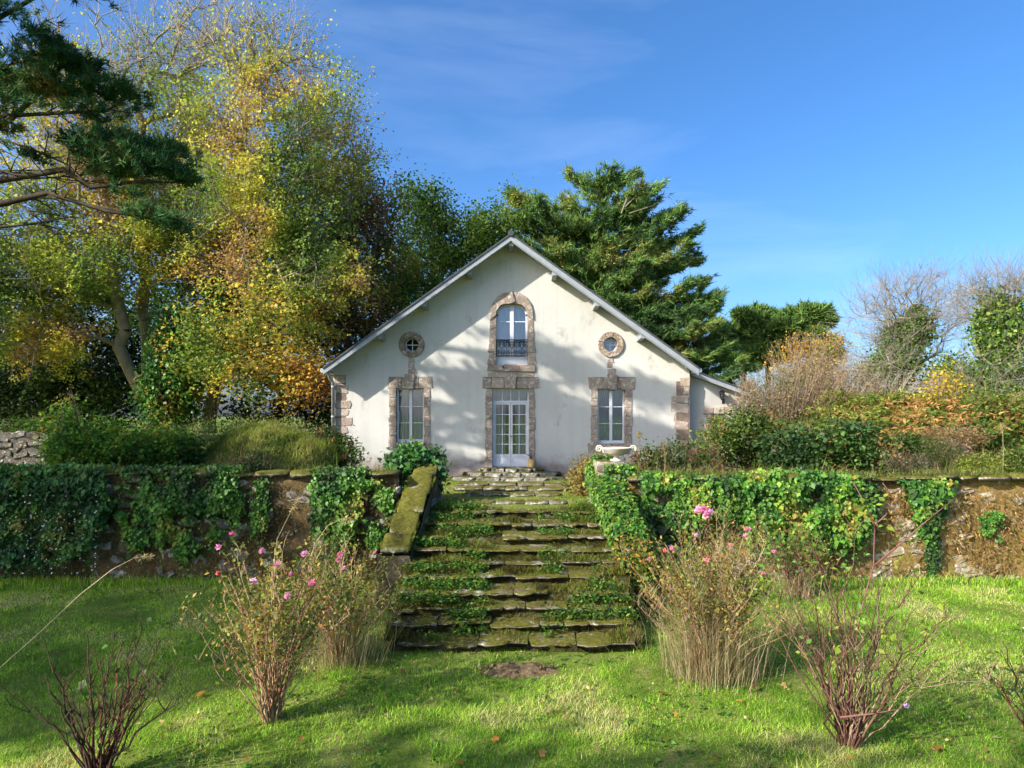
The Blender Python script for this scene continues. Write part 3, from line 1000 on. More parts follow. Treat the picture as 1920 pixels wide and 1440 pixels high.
MB().box(fx(768), fx(797), HOUSE_Y - .09, HOUSE_Y + .12, fz(831.5), fz(829.5)).build('sill', M['terracotta'], house)

# French doors with transom
door = bars([(923, 926, 728, 876), (989, 992, 728, 876), (926, 989, 728, 731), (926, 989, 751, 755)], 'door', house)
for i in range(3): bars([(926 + 63 * (i + 1) / 4 - .8, 926 + 63 * (i + 1) / 4 + .8, 731, 751)], 'glazing_bar', door, y0=Y_FR0 + .01)
for i in range(4): pane(door, 926 + 63 * i / 4, 926 + 63 * (i + 1) / 4, 731, 751)
for a, b in ((926, 957.2), (957.8, 989)):
    bars([(a, a + 3.2, 755.3, 875.5), (b - 3.2, b, 755.3, 875.5), (a + 3.2, b - 3.2, 755.3, 758.5), (a + 3.2, b - 3.2, 852, 857), (a + 3.2, b - 3.2, 869, 875.5)], 'door_leaf', door, y0=Y_FR0 + .008)
    bars([(a + 3.2, b - 3.2, 857, 869)], 'door_panel', door, y0=Y_FR0 + .025)
    c = (a + b) / 2
    bars([(c - .7, c + .7, 758.5, 852)], 'glazing_bar', door, y0=Y_FR0 + .014)
    hs = [758.5 + (852 - 758.5) * t / 5 for t in range(6)]
    for h in hs[1:5]: bars([(a + 3.2, c - .7, h - .7, h + .7), (c + .7, b - 3.2, h - .7, h + .7)], 'glazing_bar', door, y0=Y_FR0 + .014)
    for i in range(5):
        pane(door, a + 3, c - .5, hs[i], hs[i + 1]); pane(door, c + .5, b - 3, hs[i], hs[i + 1])
MB().tube([(fx(957.6), Y_FR0 - .05, fz(818)), (fx(957.6), Y_FR0 + .01, fz(818))], .016, 8).tube([(fx(957.6), Y_FR0 - .05, fz(818)), (fx(960.5), Y_FR0 - .05, fz(818.3))], .011, 6).build('handle', M['iron'], door)
curtain(door, 926, 948, 757, 856, 5); curtain(door, 966, 983, 757, 856, 3); curtain(door, 926, 989, 730, 752, 8); curtain(door, 983, 990, 757, 856, 2)  # extra curtains added to lighten the door panes

# upper window, lower panel and wrought-iron balustrade
uw = bars([(930, 933.5, 588, 684), (985.5, 989, 588, 684), (933.5, 985.5, 668, 684)], 'window', house)
m = MB()
for i in range(1, len(ARCH_IN) - 2):
    a, b = ARCH_IN[i], ARCH_IN[i + 1]
    q = lambda p: (959.5 + (p[0] - 959.5) * .88, 590 + (p[1] - 590) * .82)
    P = fp([a, b, q(b), q(a)]); m.prism(P, Y_FR0, Y_FR1)
m.build('arched_head', M['white_paint'], uw)
bars([(956, 963, 571, 668)], 'meeting_stile', uw, y0=Y_FR0 - .015)
for h in (602, 636): bars([(933.5, 956, h - .8, h + .8), (963, 985.5, h - .8, h + .8)], 'glazing_bar', uw, y0=Y_FR0 + .01)
for a, b in ((571.5, 602), (602, 636), (636, 668)):
    pane(uw, 933, 956.5, a, b); pane(uw, 962.5, 986, a, b)
curtain(uw, 932, 987, 571, 684, 7)
bars([(933.5, 985.5, 672, 680)], 'door_panel', uw, y0=Y_FR0 - .01)
YB = HOUSE_Y + .03
bal = MB()
for y in (637, 641, 667): bal.tube([(fx(929), YB, fz(y)), (fx(990), YB, fz(y))], .014, 6)
for x in (931, 950, 969, 988): bal.tube([(fx(x), YB, fz(637)), (fx(x), YB, fz(668))], .011, 6)
bal = bal.build('balustrade', M['iron'], uw)
for k in range(3):
    c = 940.5 + 19 * k
    for s in (-1, 1):
        for yy, fl, rr in ((659, 1, 4.2), (647, -1, 3.6)):
            sp = []
            for t in np.linspace(0, 1, 22):
                a = t * 3.6 * math.pi; r = rr * (1 - .82 * t)
                sp.append((fx(c + s * (4.6 - r * math.cos(a))), YB, fz(yy + fl * r * math.sin(a))))
            MB().tube(sp, .0085, 5).build('scroll', M['iron'], bal)
    MB().tube([(fx(c), YB, fz(666)), (fx(c), YB, fz(656)), (fx(c - 4), YB, fz(645)), (fx(c - 5), YB, fz(641))], .009, 5).tube(
        [(fx(c), YB, fz(656)), (fx(c + 4), YB, fz(645)), (fx(c + 5), YB, fz(641))], .009, 5).build('scroll', M['iron'], bal)

# round-window joinery: frame ring, cross bars, four panes
for cx in (772, 1145):
    m = MB(); n = 24
    for i in range(n):
        a, b = 2 * math.pi * i / n, 2 * math.pi * (i + 1) / n
        P = fp([(cx + 13.6 * math.cos(a), 646 + 13.6 * math.sin(a)), (cx + 11.4 * math.cos(a), 646 + 11.4 * math.sin(a)),
                (cx + 11.4 * math.cos(b), 646 + 11.4 * math.sin(b)), (cx + 13.6 * math.cos(b), 646 + 13.6 * math.sin(b))])
        m.prism(P, Y_FR0 + .02, Y_FR1)
    w = m.build('round_window', M['white_paint'], house)
    bars([(cx - .8, cx + .8, 634.5, 657.5)], 'glazing_bar', w, y0=Y_FR0 + .02); bars([(cx - 11.5, cx - .8, 645.2, 646.8), (cx + .8, cx + 11.5, 645.2, 646.8)], 'glazing_bar', w, y0=Y_FR0 + .02)
    for q in range(4):
        A = [math.pi / 2 * (q + t / 6) for t in range(7)]
        P = fp([(cx, 646)] + [(cx + 11.5 * math.cos(a), 646 + 11.5 * math.sin(a)) for a in A])
        MB().prism(P, Y_PANE, Y_PANE + .005).build('pane', M['glass'], w)
    if cx > 1000: curtain(w, cx - 12, cx + 12, 633, 659, 3)

# lean-to annex at the right
AY = HOUSE_Y + .35
annex = thing('lean_to_annex', 'low rendered lean-to annex with sloping roof against the house side', 'building', (6.3, AY, 1.7))
S2 = F / AY
ax = lambda p: (p - 960) / S2
az = lambda p: CAMZ + (HZ - p) / S2
top = lambda x: az(702) + (x - ax(1293)) * (az(742) - az(702)) / (ax(1402) - ax(1293))
xa, xb = WX1 + .004, ax(1402)
wx0, wx1, wz0, wz1 = ax(1334), ax(1362), az(800), az(777)
w_ = MB()
w_.prism([(xa, 1.2), (wx0, 1.2), (wx0, top(wx0)), (xa, top(xa))], AY, AY + .3)
w_.prism([(wx1, 1.2), (xb, 1.2), (xb, top(xb)), (wx1, top(wx1))], AY, AY + .3)
w_.prism([(wx0 + .002, wz1), (wx1 - .002, wz1), (wx1 - .002, top(wx1)), (wx0 + .002, top(wx0))], AY + .002, AY + .3)
w_.prism([(wx0 + .002, 1.2), (wx1 - .002, 1.2), (wx1 - .002, wz0), (wx0 + .002, wz0)], AY + .002, AY + .3)
w_.build('wall', M['annex_render'], annex)
ar = MB().prism([(xa, top(xa) + .14), (xb + .03, top(xb + .03) + .14), (xb + .03, top(xb + .03) + .10), (xa, top(xa) + .10)], AY - .25, AY + 6).build('roof', M['slate'], annex)
MB().prism([(xa, top(xa) + .095), (xb + .03, top(xb + .03) + .095), (xb + .03, top(xb + .03) - .04), (xa, top(xa) - .04)], AY - .22, AY - .18).build('bargeboard', M['grey_paint'], ar)
aw = MB().box(wx0, wx1, AY + .12, AY + .16, wz1 - .05, wz1).box(wx0, wx0 + .05, AY + .12, AY + .16, wz0, wz1 - .05).box(wx1 - .05, wx1, AY + .12, AY + .16, wz0, wz1 - .05).build('window', M['white_paint'], annex)
MB().box(wx0 + .05, wx1 - .05, AY + .14, AY + .146, wz0, wz1 - .05).build('pane', M['glass'], aw)
for i in range(3):
    a = ax(1318 + 20 * i); b = ax(1318 + 20 * (i + 1) - .8)
    MB().prism([(a, az(776)), (b, az(776)), (b, az(763) + random.uniform(-.03, .03)), (a, az(763))], AY - .05, AY + .1, .015).build('lintel_stone', M['quoin'], annex)
for i in range(3): MB().prism([(ax(1322 + (i % 2) * 4), az(784 + 8 * i)), (wx0, az(784 + 8 * i)), (wx0, az(777 + 8 * i)), (ax(1322 + (i % 2) * 4), az(777 + 8 * i))], AY - .03, AY + .15, .015).build('jamb_stone', M['quoin'], annex)

# wall lantern, floodlight, pot at the door
lx, lz = ax(1350), az(740)
ln = thing('wall_lantern', 'black iron carriage lantern on a bracket on the annex wall', 'lantern', (lx, AY - .2, lz))
MB().lathe([(.02, -.13), (.05, -.12), (.075, .06), (.085, .07)], (lx, AY - .2, lz), 6).build('glass_cage', M['glass'], ln)
m = MB()
for j in range(6):
    a = 2 * math.pi * j / 6
    m.tube([(lx + .05 * math.cos(a), AY - .2 + .05 * math.sin(a), lz - .12), (lx + .077 * math.cos(a), AY - .2 + .077 * math.sin(a), lz + .07)], .008, 4)
m.build('cage_bars', M['iron'], ln)
MB().lathe([(.105, .07), (.09, .09), (.03, .15), (.02, .17), (.03, .185), (.004, .22)], (lx, AY - .2, lz), 8).build('cap', M['iron'], ln)
MB().lathe([(.004, -.19), (.04, -.17), (.05, -.13), (.03, -.12)], (lx, AY - .2, lz), 8).build('base', M['iron'], ln)
MB().tube([(lx, AY - .2, lz - .17), (lx + .05, AY - .14, lz - .24), (lx + .1, AY - .06, lz - .2), (lx + .1, AY, lz - .2)], .013, 6).box(lx + .06, lx + .14, AY - .012, AY, lz - .28, lz - .12).build('bracket', M['iron'], ln)
fl_ = np.array([fx(1281), HOUSE_Y - .14, fz(684)])
fl = thing('flood_light', 'small pale plastic security floodlight under the roof corner', 'floodlight', fl_)
MB().add([(fl_[0] - .09, fl_[1] - .05, fl_[2] - .03), (fl_[0] + .05, fl_[1] - .05, fl_[2] - .06), (fl_[0] + .05, fl_[1] - .05, fl_[2] + .06), (fl_[0] - .09, fl_[1] - .05, fl_[2] + .09),
          (fl_[0] - .05, fl_[1] + .04, fl_[2] - .03), (fl_[0] + .04, fl_[1] + .04, fl_[2] - .04), (fl_[0] + .04, fl_[1] + .04, fl_[2] + .04), (fl_[0] - .05, fl_[1] + .04, fl_[2] + .05)],
         [(0, 1, 2, 3), (7, 6, 5, 4), (0, 4, 5, 1), (1, 5, 6, 2), (2, 6, 7, 3), (3, 7, 4, 0)]).build('lamp_head', M['plastic'], fl)
MB().tube([(fl_[0], fl_[1] + .03, fl_[2]), (fl_[0] + .06, HOUSE_Y, fl_[2] - .02)], .02, 8).box(fl_[0] + .02, fl_[0] + .12, HOUSE_Y - .03, HOUSE_Y, fl_[2] - .09, fl_[2] + .05).build('bracket', M['plastic'], fl)
MB().lathe([(.01, -.13), (.04, -.12), (.045, -.08), (.02, -.06)], (fl_[0] + .06, fl_[1], fl_[2]), 8).build('motion_sensor', M['plastic'], fl)

# ------------------------------------------------------------------ steps
BLK = [rough_block('rough_stone_%d' % i, i, (4, 2, 1), .14, .5, 'step') for i in range(6)]
DBL = [rough_block('door_step_stone_%d' % i, 20 + i, (3, 2, 1), .10, .5, 'door_step') for i in range(3)]
doorsteps = thing('door_steps', 'three rounded grey stone steps below the French doors', 'steps', (0, 18.6, 1.6))
for (w, y0, zt, h) in ((3.25, 18.05, 1.685, .13), (2.45, 18.42, 1.79, .14), (1.75, 18.78, 1.885, .14)):
    poly = []
    n = 14
    for i in range(n + 1):
        a = math.pi * i / n
        x = -w / 2 * math.cos(a); poly.append((x, y0 + .42 * (1 - math.sin(a) ** .6)))
    nb = 5
    for b in range(nb):
        xa_, xb_ = -w / 2 + w * b / nb, -w / 2 + w * (b + 1) / nb
        bow = lambda x: .28 * (abs(x) / (w / 2)) ** 2.5
        yc = y0 + (bow(xa_) + bow(xb_)) / 2
        inst('stone', DBL[(b * 2 + int(w * 10)) % 3], ((xa_ + xb_) / 2 - .02, yc + .30, zt - h / 2), (0, 0, math.atan2(bow(xb_) - bow(xa_), xb_ - xa_)), ((xb_ - xa_) * 1.08, .64, h * 1.12), doorsteps)
MB().box(-1.45, 1.45, 18.72, HOUSE_Y + .3, 1.3, 1.76).box(-.95, .95, 18.99, HOUSE_Y + .3, 1.761, 1.862).build('core', M['riser'], doorsteps)

stairs = thing('garden_stairs', 'wide mossy stone garden stairs rising between two sloping side walls', 'stairs', (0, 9.3, 0))
LIPS = [1206, 1168, 1138, 1112, 1079, 1053, 1030, 1006, 982, 959]      # rows of the tread edges in the photo, bottom to top
NST = len(LIPS)
RISE = 1.45 / NST
ystep = []
for k, py in enumerate(LIPS):
    z = RISE * (k + 1)
    ystep.append(F * (CAMZ - z) / (py - HZ))
for k in range(NST):
    z = RISE * (k + 1); y0 = ystep[k]; y1 = ystep[k + 1] if k + 1 < NST else y0 + .7
    x0, x1 = (-1.86, 1.92) if k > 1 else ((-1.82, 1.88) if k else (-1.68, 1.80))
    # riser core behind the tread stones, slightly uneven
    n = 24; xs = np.linspace(x0 - .1, x1 + .1, n)
    yy = y0 + .06 + .05 * (fbm(xs * 2.2, np.full(n, k * 3.7), 21) - .5); 
    V = []; 
    for i in range(n): V += [(xs[i], yy[i], z - RISE - .1), (xs[i], yy[i] - .015, z - .05), (xs[i], y1 + .2, z - .03)]
    T = []
    for i in range(n - 1):
        a = 3 * i
        T += [(a, a + 3, a + 4, a + 1), (a + 1, a + 4, a + 5, a + 2)]
    st = mk('step', V, T, M['riser'], stairs, smooth=False)
    x = x0
    j = 0
    while x < x1 - .05:
        w = min(random.uniform(.28, .95), x1 - x)
        if x1 - x - w < .25: w = x1 - x
        dz = random.gauss(-.002, .010); dy = random.gauss(0, .022)
        dep = (y1 - y0) + .10
        if random.random() < .04: x += w; continue           # a lost stone, only earth and moss left
        inst('stone', BLK[random.randrange(6)], (x + w / 2, y0 + dep / 2 + dy - .01, z - .032 + dz), (random.gauss(-.01, .012), random.gauss(0, .012), random.gauss(0, .02)),
             (w * 1.01, dep * 1.04, random.uniform(.05, .075)), st)
        x += w; j += 1
# low steps across the landing path
for (py, z, xs_) in ((926, 1.575, (872, 905, 955, 1003, 1050)), (915, 1.63, (850, 905, 948, 990, 1066)), (906, 1.68, (858, 915, 970, 1020, 1064)), (941, 1.525, (846, 900, 930, 985, 1030, 1062))):
    y0 = F * (CAMZ - z) / (py - HZ)
    st = MB().box((xs_[0] - 960) / F * y0, (xs_[-1] - 960) / F * y0, y0 + .05, y0 + .3, z - .15, z - .02).build('step', M['riser'], stairs)
    for a, b in zip(xs_[:-1], xs_[1:]):
        xa_, xb_ = (a - 960) / F * y0, (b - 960) / F * y0
        inst('stone', BLK[random.randrange(6)], ((xa_ + xb_) / 2, y0 + .2, z - .05 + random.gauss(0, .008)), (random.gauss(0, .02), random.gauss(0, .02), random.gauss(0, .05)), ((xb_ - xa_) * 1.0, .42, .12), st)

# sloping side walls of the stairs
COP = [rough_block('coping_stone_%d' % i, 40 + i, (3, 5, 1), .12, .5, 'coping') for i in range(4)]


def side_wall(name, label, xn0, xn1, xf0, xf1, sign):
    """solid sloping wall from (near) y=11.3 to (far) y=14.6"""
    yn, yf = 11.35, 14.7; zn, zf = 1.02, 2.42
    t = thing(name, label, 'wall', ((xn0 + xn1) / 2, yn, 0))
    n = 26; m = 8; V = []; T = []
    fy = lambda u: yn + (yf - yn) * u
    fzt = lambda u: zn + (zf - zn) * u - .06
    def sheet(fun, nu, nv):
        b = len(V)
        for i in range(nu + 1):
            for j in range(nv + 1): V.append(fun(i / nu, j / nv))
        for i in range(nu):
            for j in range(nv):
                a = b + i * (nv + 1) + j; T.append((a, a + nv + 1, a + nv + 2, a + 1))
    wob = lambda a, b_: .05 * float(fbm(a * 2.3, b_ * 2.3, 31) - .5)
    for k in (0, 1):
        def f(u, v, k=k):
            x = (xn0, xn1)[k] + ((xf0, xf1)[k] - (xn0, xn1)[k]) * u; z = -.1 + (fzt(u) + .1) * v
            return (x + (-1, 1)[k] * (.02 + wob(fy(u), z)), fy(u), z)
        sheet(f, n, m)
    sheet(lambda u, v: (xn0 - .02 + (xn1 - xn0 + .04) * u, yn - wob(u * 3, v * 3), -.1 + (fzt(0) + .1) * v), 8, m)
    sheet(lambda u, v: (xf0 + (xf1 - xf0) * u, yf, -.1 + (fzt(1) + .1) * v), 2, m)
    mk('body', V, T, M['flank'], t)
    # coping slabs down the slope
    ns = 5; sl = math.atan2(zf - zn, yf - yn)
    us = [0, .17, .36, .58, .80, 1.0]
    for i in range(ns):
        u = (us[i] + us[i + 1]) / 2
        xc = ((xn0 + (xf0 - xn0) * u) + (xn1 + (xf1 - xn1) * u)) / 2
        ln_ = (us[i + 1] - us[i]) * math.hypot(yf - yn, zf - zn)
        inst('coping_stone', COP[i % 4], (xc, fy(u) - .03, fzt(u) + .05 + random.gauss(0, .012)), (sl + random.gauss(0, .012), random.gauss(0, .03), random.gauss(0, .025)), (random.uniform(.48, .54), ln_ * 1.0, .14), t)
    # dressed face stones on the inner side
    r = random.Random(5 + int(sign * 3))
    for i in range(34):
        u = r.random(); z = -.05 + (fzt(u) - .1) * r.random()
        x = (xn1 + (xf1 - xn1) * u) if sign < 0 else (xn0 + (xf0 - xn0) * u)
        inst('stone', BLK[r.randrange(6)], (x, fy(u), z), (r.gauss(0, .1), 0, r.gauss(0, .08)), (.12, r.uniform(.25, .5), r.uniform(.12, .24)), t)
    return t


side_wall('stair_wall', 'sloping stair wall capped with bright yellow-green moss beside the left rubble wall', -2.38, -1.83, -2.16, -1.64, -1)
side_wall('stair_wall', 'sloping stair wall buried in ivy below the white urn', 1.93, 2.48, 1.80, 2.36, 1)

# pale gate pier at the head of the right side wall
pier = thing('stone_pier', 'pale weathered stone pier under the white urn at the stair head', 'pier', (2.12, 13.9, 1.4))
z = 1.35
for i, h in enumerate((.32, .30, .28, .22)):
    b = rough_block('pier_block_%d' % i, 60 + i, (2, 2, 2), .05, .3, 'pedestal')
    w = .5 if i < 3 else .56
    inst('stone', b, (2.10, 13.92, z + h / 2), (0, 0, random.gauss(0, .02)), (w * 1.06, w * 1.06, h * 1.05), pier)
    z += h
URN = np.array([2.27, 13.92, 2.46])
urn = thing('garden_urn', 'shallow white garden urn with two scrolled handles on the stone pier', 'urn', URN)
MB().lathe([(.13, .0), (.13, .03), (.07, .05), (.05, .09), (.06, .11), (.15, .13), (.24, .18), (.28, .25), (.31, .275), (.315, .29), (.30, .295), (.285, .28)], URN, 28).build('bowl', M['urn'], urn, True)
MB().lathe([(.287, .282), (.26, .23), (.15, .17), (.01, .155)], URN, 28).build('inside', M['urn_in'], urn, True)
for s in (-1, 1):
    sp = []
    for t in np.linspace(0, 1, 30):
        a = t * 3.3 * math.pi; r = .075 * (1 - .78 * t)
        sp.append((URN[0] + s * (.345 + .01 - r * math.cos(a) * 1.0 + .02), URN[1], URN[2] + .265 + r * math.sin(a)))
    MB().tube([(URN[0] + s * .22, URN[1], URN[2] + .17), (URN[0] + s * .28, URN[1], URN[2] + .19)] + sp, [.022] * 2 + [.022 - .008 * i / 30 for i in range(30)], 7).build('handle', M['urn'], urn, True)
pot_at = np.array([fx(997) * .985, 19.12, 1.895])
pot = thing('ochre_pot', 'small ochre pot with dark dried stems beside the French doors', 'pot', pot_at)
MB().lathe([(.01, 0), (.09, 0), (.115, .05), (.115, .2), (.10, .24), (.115, .26), (.10, .262), (.09, .24)], pot_at, 16).build('body', M['ochre_pot'], pot, True)
m = MB()
for i in range(7):
    a = random.uniform(0, 6.28); p = pot_at + np.array([0, 0, .22])
    m.tube([p, p + np.array([.06 * math.cos(a), .06 * math.sin(a), .12]), p + np.array([.2 * math.cos(a), .1 * math.sin(a), .14 + random.uniform(-.04, .1)])], .007, 4)
m.build('dried_stems', M['log'], pot)

# ------------------------------------------------------------------ retaining walls
WST = {m_: [rough_block('wall_stone_%d' % i, 80 + i, (2, 1, 2), .22, 1.2, m_) for i in range(5)] for m_ in ('wall_stone_shade', 'wall_stone_sun')}
CST = {m_: [rough_block('cap_stone_%d' % i, 120 + i, (3, 2, 1), .16, .8, 'cap') for i in range(3)] for m_ in ('wall_stone_shade', 'wall_stone_sun')}


def retaining(name, label, x0, x1, ztop, mat, smat, nst, seed, holes=()):
    t = thing(name, label, 'wall', ((x0 + x1) / 2, WALL_Y, 0))
    nu, nv = int((x1 - x0) / .11), 22
    xs = np.linspace(x0, x1, nu); zs = np.linspace(-.15, 1, nv)
    X, Zf = np.meshgrid(xs, zs)
    ztops = ztop + .10 * (fbm(X * .9, X * 0 + 3, seed) - .5)
    Z = np.where(Zf < 0, Zf, Zf * ztops)
    dep = .26 * (fbm(X * 1.4, Z * 1.8, seed, 4) - .5) + .10 * (fbm(X * 6, Z * 7, seed + 3, 2) - .5) + .10 * (1.2 - Z)* .5
    Y = WALL_Y - dep
    for hx, hz, hr in holes:
        Y = np.where(((X - hx) ** 2 + (Z - hz) ** 2) < hr * hr, Y + .25, Y)
    V = np.stack([X, Y, Z], 2).reshape(-1, 3)
    i = (np.arange(nv - 1)[:, None] * nu + np.arange(nu - 1)[None]).ravel()
    T = np.stack([i, i + 1, i + nu + 1, i + nu], 1)
    b = len(V); topv = V[(nv - 1) * nu:]
    back = topv.copy(); back[:, 1] = WALL_Y + .42; back[:, 2] += .03
    low = back.copy(); low[:, 2] = 1.2
    V = np.concatenate([V, back, low])
    k = np.arange(nu - 1)
    T = np.concatenate([T, np.stack([(nv - 1) * nu + k, (nv - 1) * nu + k + 1, b + k + 1, b + k], 1), np.stack([b + k, b + k + 1, b + nu + k + 1, b + nu + k], 1)])
    body = mk('masonry', V, T, M[mat], t)
    r = random.Random(seed)
    done = []
    for _ in range(nst * 6):
        if len(done) >= nst: break
        x = r.uniform(x0 + .1, x1 - .1); z = (r.random() ** 1.25) * (ztop - .15) + .03
        if float(fbm(x * .8, z * 1.1, seed + 9, 3)) < .46: continue
        w = r.uniform(.2, .6); h = w * r.uniform(.38, .65)
        if any(abs(x - a) < (w + c) * .5 and abs(z - b_) < (h + d) * .5 for a, b_, c, d in done): continue
        done.append((x, z, w, h))
        yy = WALL_Y - (.26 * (float(fbm(x * 1.4, z * 1.8, seed, 4)) - .5) + .05 * (1.2 - z))
        inst('stone', WST[smat][r.randrange(5)], (x, yy + .085, z), (r.gauss(0, .12), r.gauss(0, .12), r.gauss(0, .1)), (w, .24, h), t)
    x = x0
    while x < x1 - .1:                                    # cap course
        w = min(r.uniform(.35, .8), x1 - x)
        zt = ztop + .10 * (float(fbm(x * .9, 3.0, seed)) - .5)
        inst('cap_stone', CST[smat][r.randrange(3)], (x + w / 2, WALL_Y + .16, zt + .01 + r.gauss(0, .01)), (0, r.gauss(0, .02), r.gauss(0, .03)), (w * .99, .54, r.uniform(.08, .15)), t)
        x += w
    return t


HL = [((200 - 960) / 90.2, CAMZ - (970 - 780) / 90.2, .15), ((418 - 960) / 90.2, CAMZ - (979 - 780) / 90.2, .14), ((655 - 960) / 90.2, CAMZ - (978 - 780) / 90.2, .13)]
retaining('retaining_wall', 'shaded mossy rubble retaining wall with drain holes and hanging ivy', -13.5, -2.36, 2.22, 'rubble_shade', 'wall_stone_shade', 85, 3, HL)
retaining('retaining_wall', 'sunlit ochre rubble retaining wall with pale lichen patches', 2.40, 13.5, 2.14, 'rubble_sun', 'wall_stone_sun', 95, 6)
dpx = np.array([(237 - 960) / 91.0, WALL_Y - .14, CAMZ - (1025 - 780) / 91.0])
drain = thing('drain_pipe', 'dark round drain pipe end poking out of the shaded rubble wall', 'pipe', dpx)
MB().tube([dpx + np.array([0, -.06, 0]), dpx + np.array([0, .35, .02])], .095, 16).build('pipe', M['black_pipe'], drain, True)
MB().lathe([(.001, 0), (.075, 0)], (0, 0, 0), 16)
m = MB().tube([dpx + np.array([0, -.075, 0]), dpx + np.array([0, -.05, 0])], .11, 16); m.build('collar', M['flank'], drain)
# grey garden wall stub at the far left of the terrace
SST = [rough_block('stub_stone_%d' % i, 140 + i, (2, 1, 2), .22, 1.2, 'stub_stone') for i in range(3)]
gw = thing('garden_wall', 'grey lichen-covered garden wall stub at the far left above the ivy', 'wall', (-14, 17, 1.6))
x0, x1 = -14.4, (92 - 960) / F * 17.0
MB().box(x0, x1, 17.0, 17.5, 1.2, 3.0).build('masonry', M['stub_stone'], gw)
r = random.Random(9)
for row in range(7):
    x = x1
    while x > x0 + .3:
        w = r.uniform(.2, .62)
        h = r.uniform(.12, .24)
        inst('stone', SST[r.randrange(3)], (x - w / 2, 17.06, 1.55 + row * .22 + r.gauss(0, .05)), (r.gauss(0, .1), r.gauss(0, .15), 0), (w * .95, .2, h), gw)
        x -= w

# ------------------------------------------------------------------ palettes (leaf colours, the darkest with canopy shade put in)
G_DARK = (.022, .045, .012); G_MID = (.05, .095, .018); G_BRIGHT = (.085, .15, .025); G_YEL = (.16, .19, .025)  # greens from dark to bright and yellowish
YEL = (.46, .34, .035); ORA = (.40, .20, .03); BRN = (.20, .105, .045); RUST = (.24, .10, .035)
P_SYC = [(3, (.08, .14, .028)), (6, (.16, .23, .04)), (7, (.27, .30, .05)), (4, (.37, .35, .06)), (3, (.44, .36, .06)), (1.5, (.38, .25, .06)), (1.5, (.28, .18, .09))]
P_SYC_LOW = [(3, G_MID), (4, G_BRIGHT), (4, G_YEL), (3, (.30, .25, .03)), (2, YEL), (2, ORA)]
P_ORANGE = [(2, (.10, .16, .03)), (2, (.22, .24, .045)), (4, (.42, .32, .055)), (4, (.44, .24, .045)), (2, (.32, .16, .05)), (1, BRN)]
P_BROWN = [(3, G_MID), (1, (.20, .14, .04)), (4, (.20, .11, .055)), (2, (.22, .10, .045))]
P_OAK = [(3, (.035, .07, .015)), (5, (.07, .125, .022)), (4, (.115, .19, .03)), (2, (.17, .19, .03))]
P_DARK_SHADE = [(5, (.012, .026, .008)), (4, G_DARK), (2, G_MID)]  # evergreen leaves, darkened to stand for the shadow under the canopy
P_IVY = [(3, (.025, .055, .014)), (5, (.045, .125, .02)), (5, (.09, .20, .026)), (2.4, (.17, .26, .032)), (.4, (.24, .18, .04))]
P_IVY_DEEP = [(3, (.022, .06, .02)), (5, (.038, .125, .028)), (4, (.08, .18, .025)), (.6, (.24, .19, .04))]
P_CYP = [(3, (.045, .09, .028)), (4, (.08, .155, .036)), (4, (.13, .215, .045)), (1.4, (.20, .20, .055))]
P_CYPN = [(3, (.018, .055, .02)), (4, (.032, .10, .03)), (3, (.07, .155, .045)), (.4, (.16, .10, .03))]
P_PINE = [(3, (.045, .09, .022)), (4, (.08, .15, .03)), (3, (.13, .20, .035))]
P_DRY = [(3, (.20, .14, .07)), (3, (.30, .22, .12)), (1, (.14, .14, .04))]

# ------------------------------------------------------------------ trees: the autumn grove at the left
G1 = 'autumn sycamores left of the house'
d = 24
tree('sycamore_tree', 'autumn sycamore with a crooked pale trunk leaning out of the dark ivy', 'tree',
     [at(300, 812, d), at(272, 745, d), at(238, 682, d), at(222, 648, d), at(236, 620, d), at(224, 578, d), at(206, 492, d), at(196, 400, d), at(190, 300, d + .4)],
     [L(190, 330, d, 130, 120, 3.0, 60), L(110, 250, d, 120, 110, 3, 46), L(190, 130, d, 110, 110, 2.5, 60), L(90, 440, d, 150, 90, 3, 46), L(95, 535, d - 1, 125, 45, 2.2, 50), L(50, 628, d - 1.5, 120, 36, 2.0, 34)],
     P_SYC, 56000, .09, rmax=.30, group=G1, shape='broad', dens=[.8, .5, .05, 1.3, 2.2, 2.0], twig=7, twig_len=1.2, spread=.36, tip_r=.017, twig_r=.011, heavy=.8, cj=.09)
tree('sycamore_tree', 'tall autumn sycamore with straight pale forked trunk behind the crooked one', 'tree',
     [at(282, 812, 26), at(276, 700, 26), at(270, 560, 26), at(270, 440, 26), at(262, 330, 26), at(268, 230, 26)],
     [L(300, 250, 26, 110, 120, 3, 70), L(240, 380, 26, 110, 90, 3, 50), L(330, 130, 26, 110, 90, 2.5, 70), L(400, 60, 26, 60, 40, 2, 26), L(330, 470, 25, 90, 70, 2.5, 40)],
     P_SYC, 42000, .09, rmax=.27, group=G1, shape='broad', dens=[.6, 1.3, .10, .02, 1.8], twig=7, twig_len=1.3, spread=.36, tip_r=.017, twig_r=.011, heavy=.8, cj=.09)
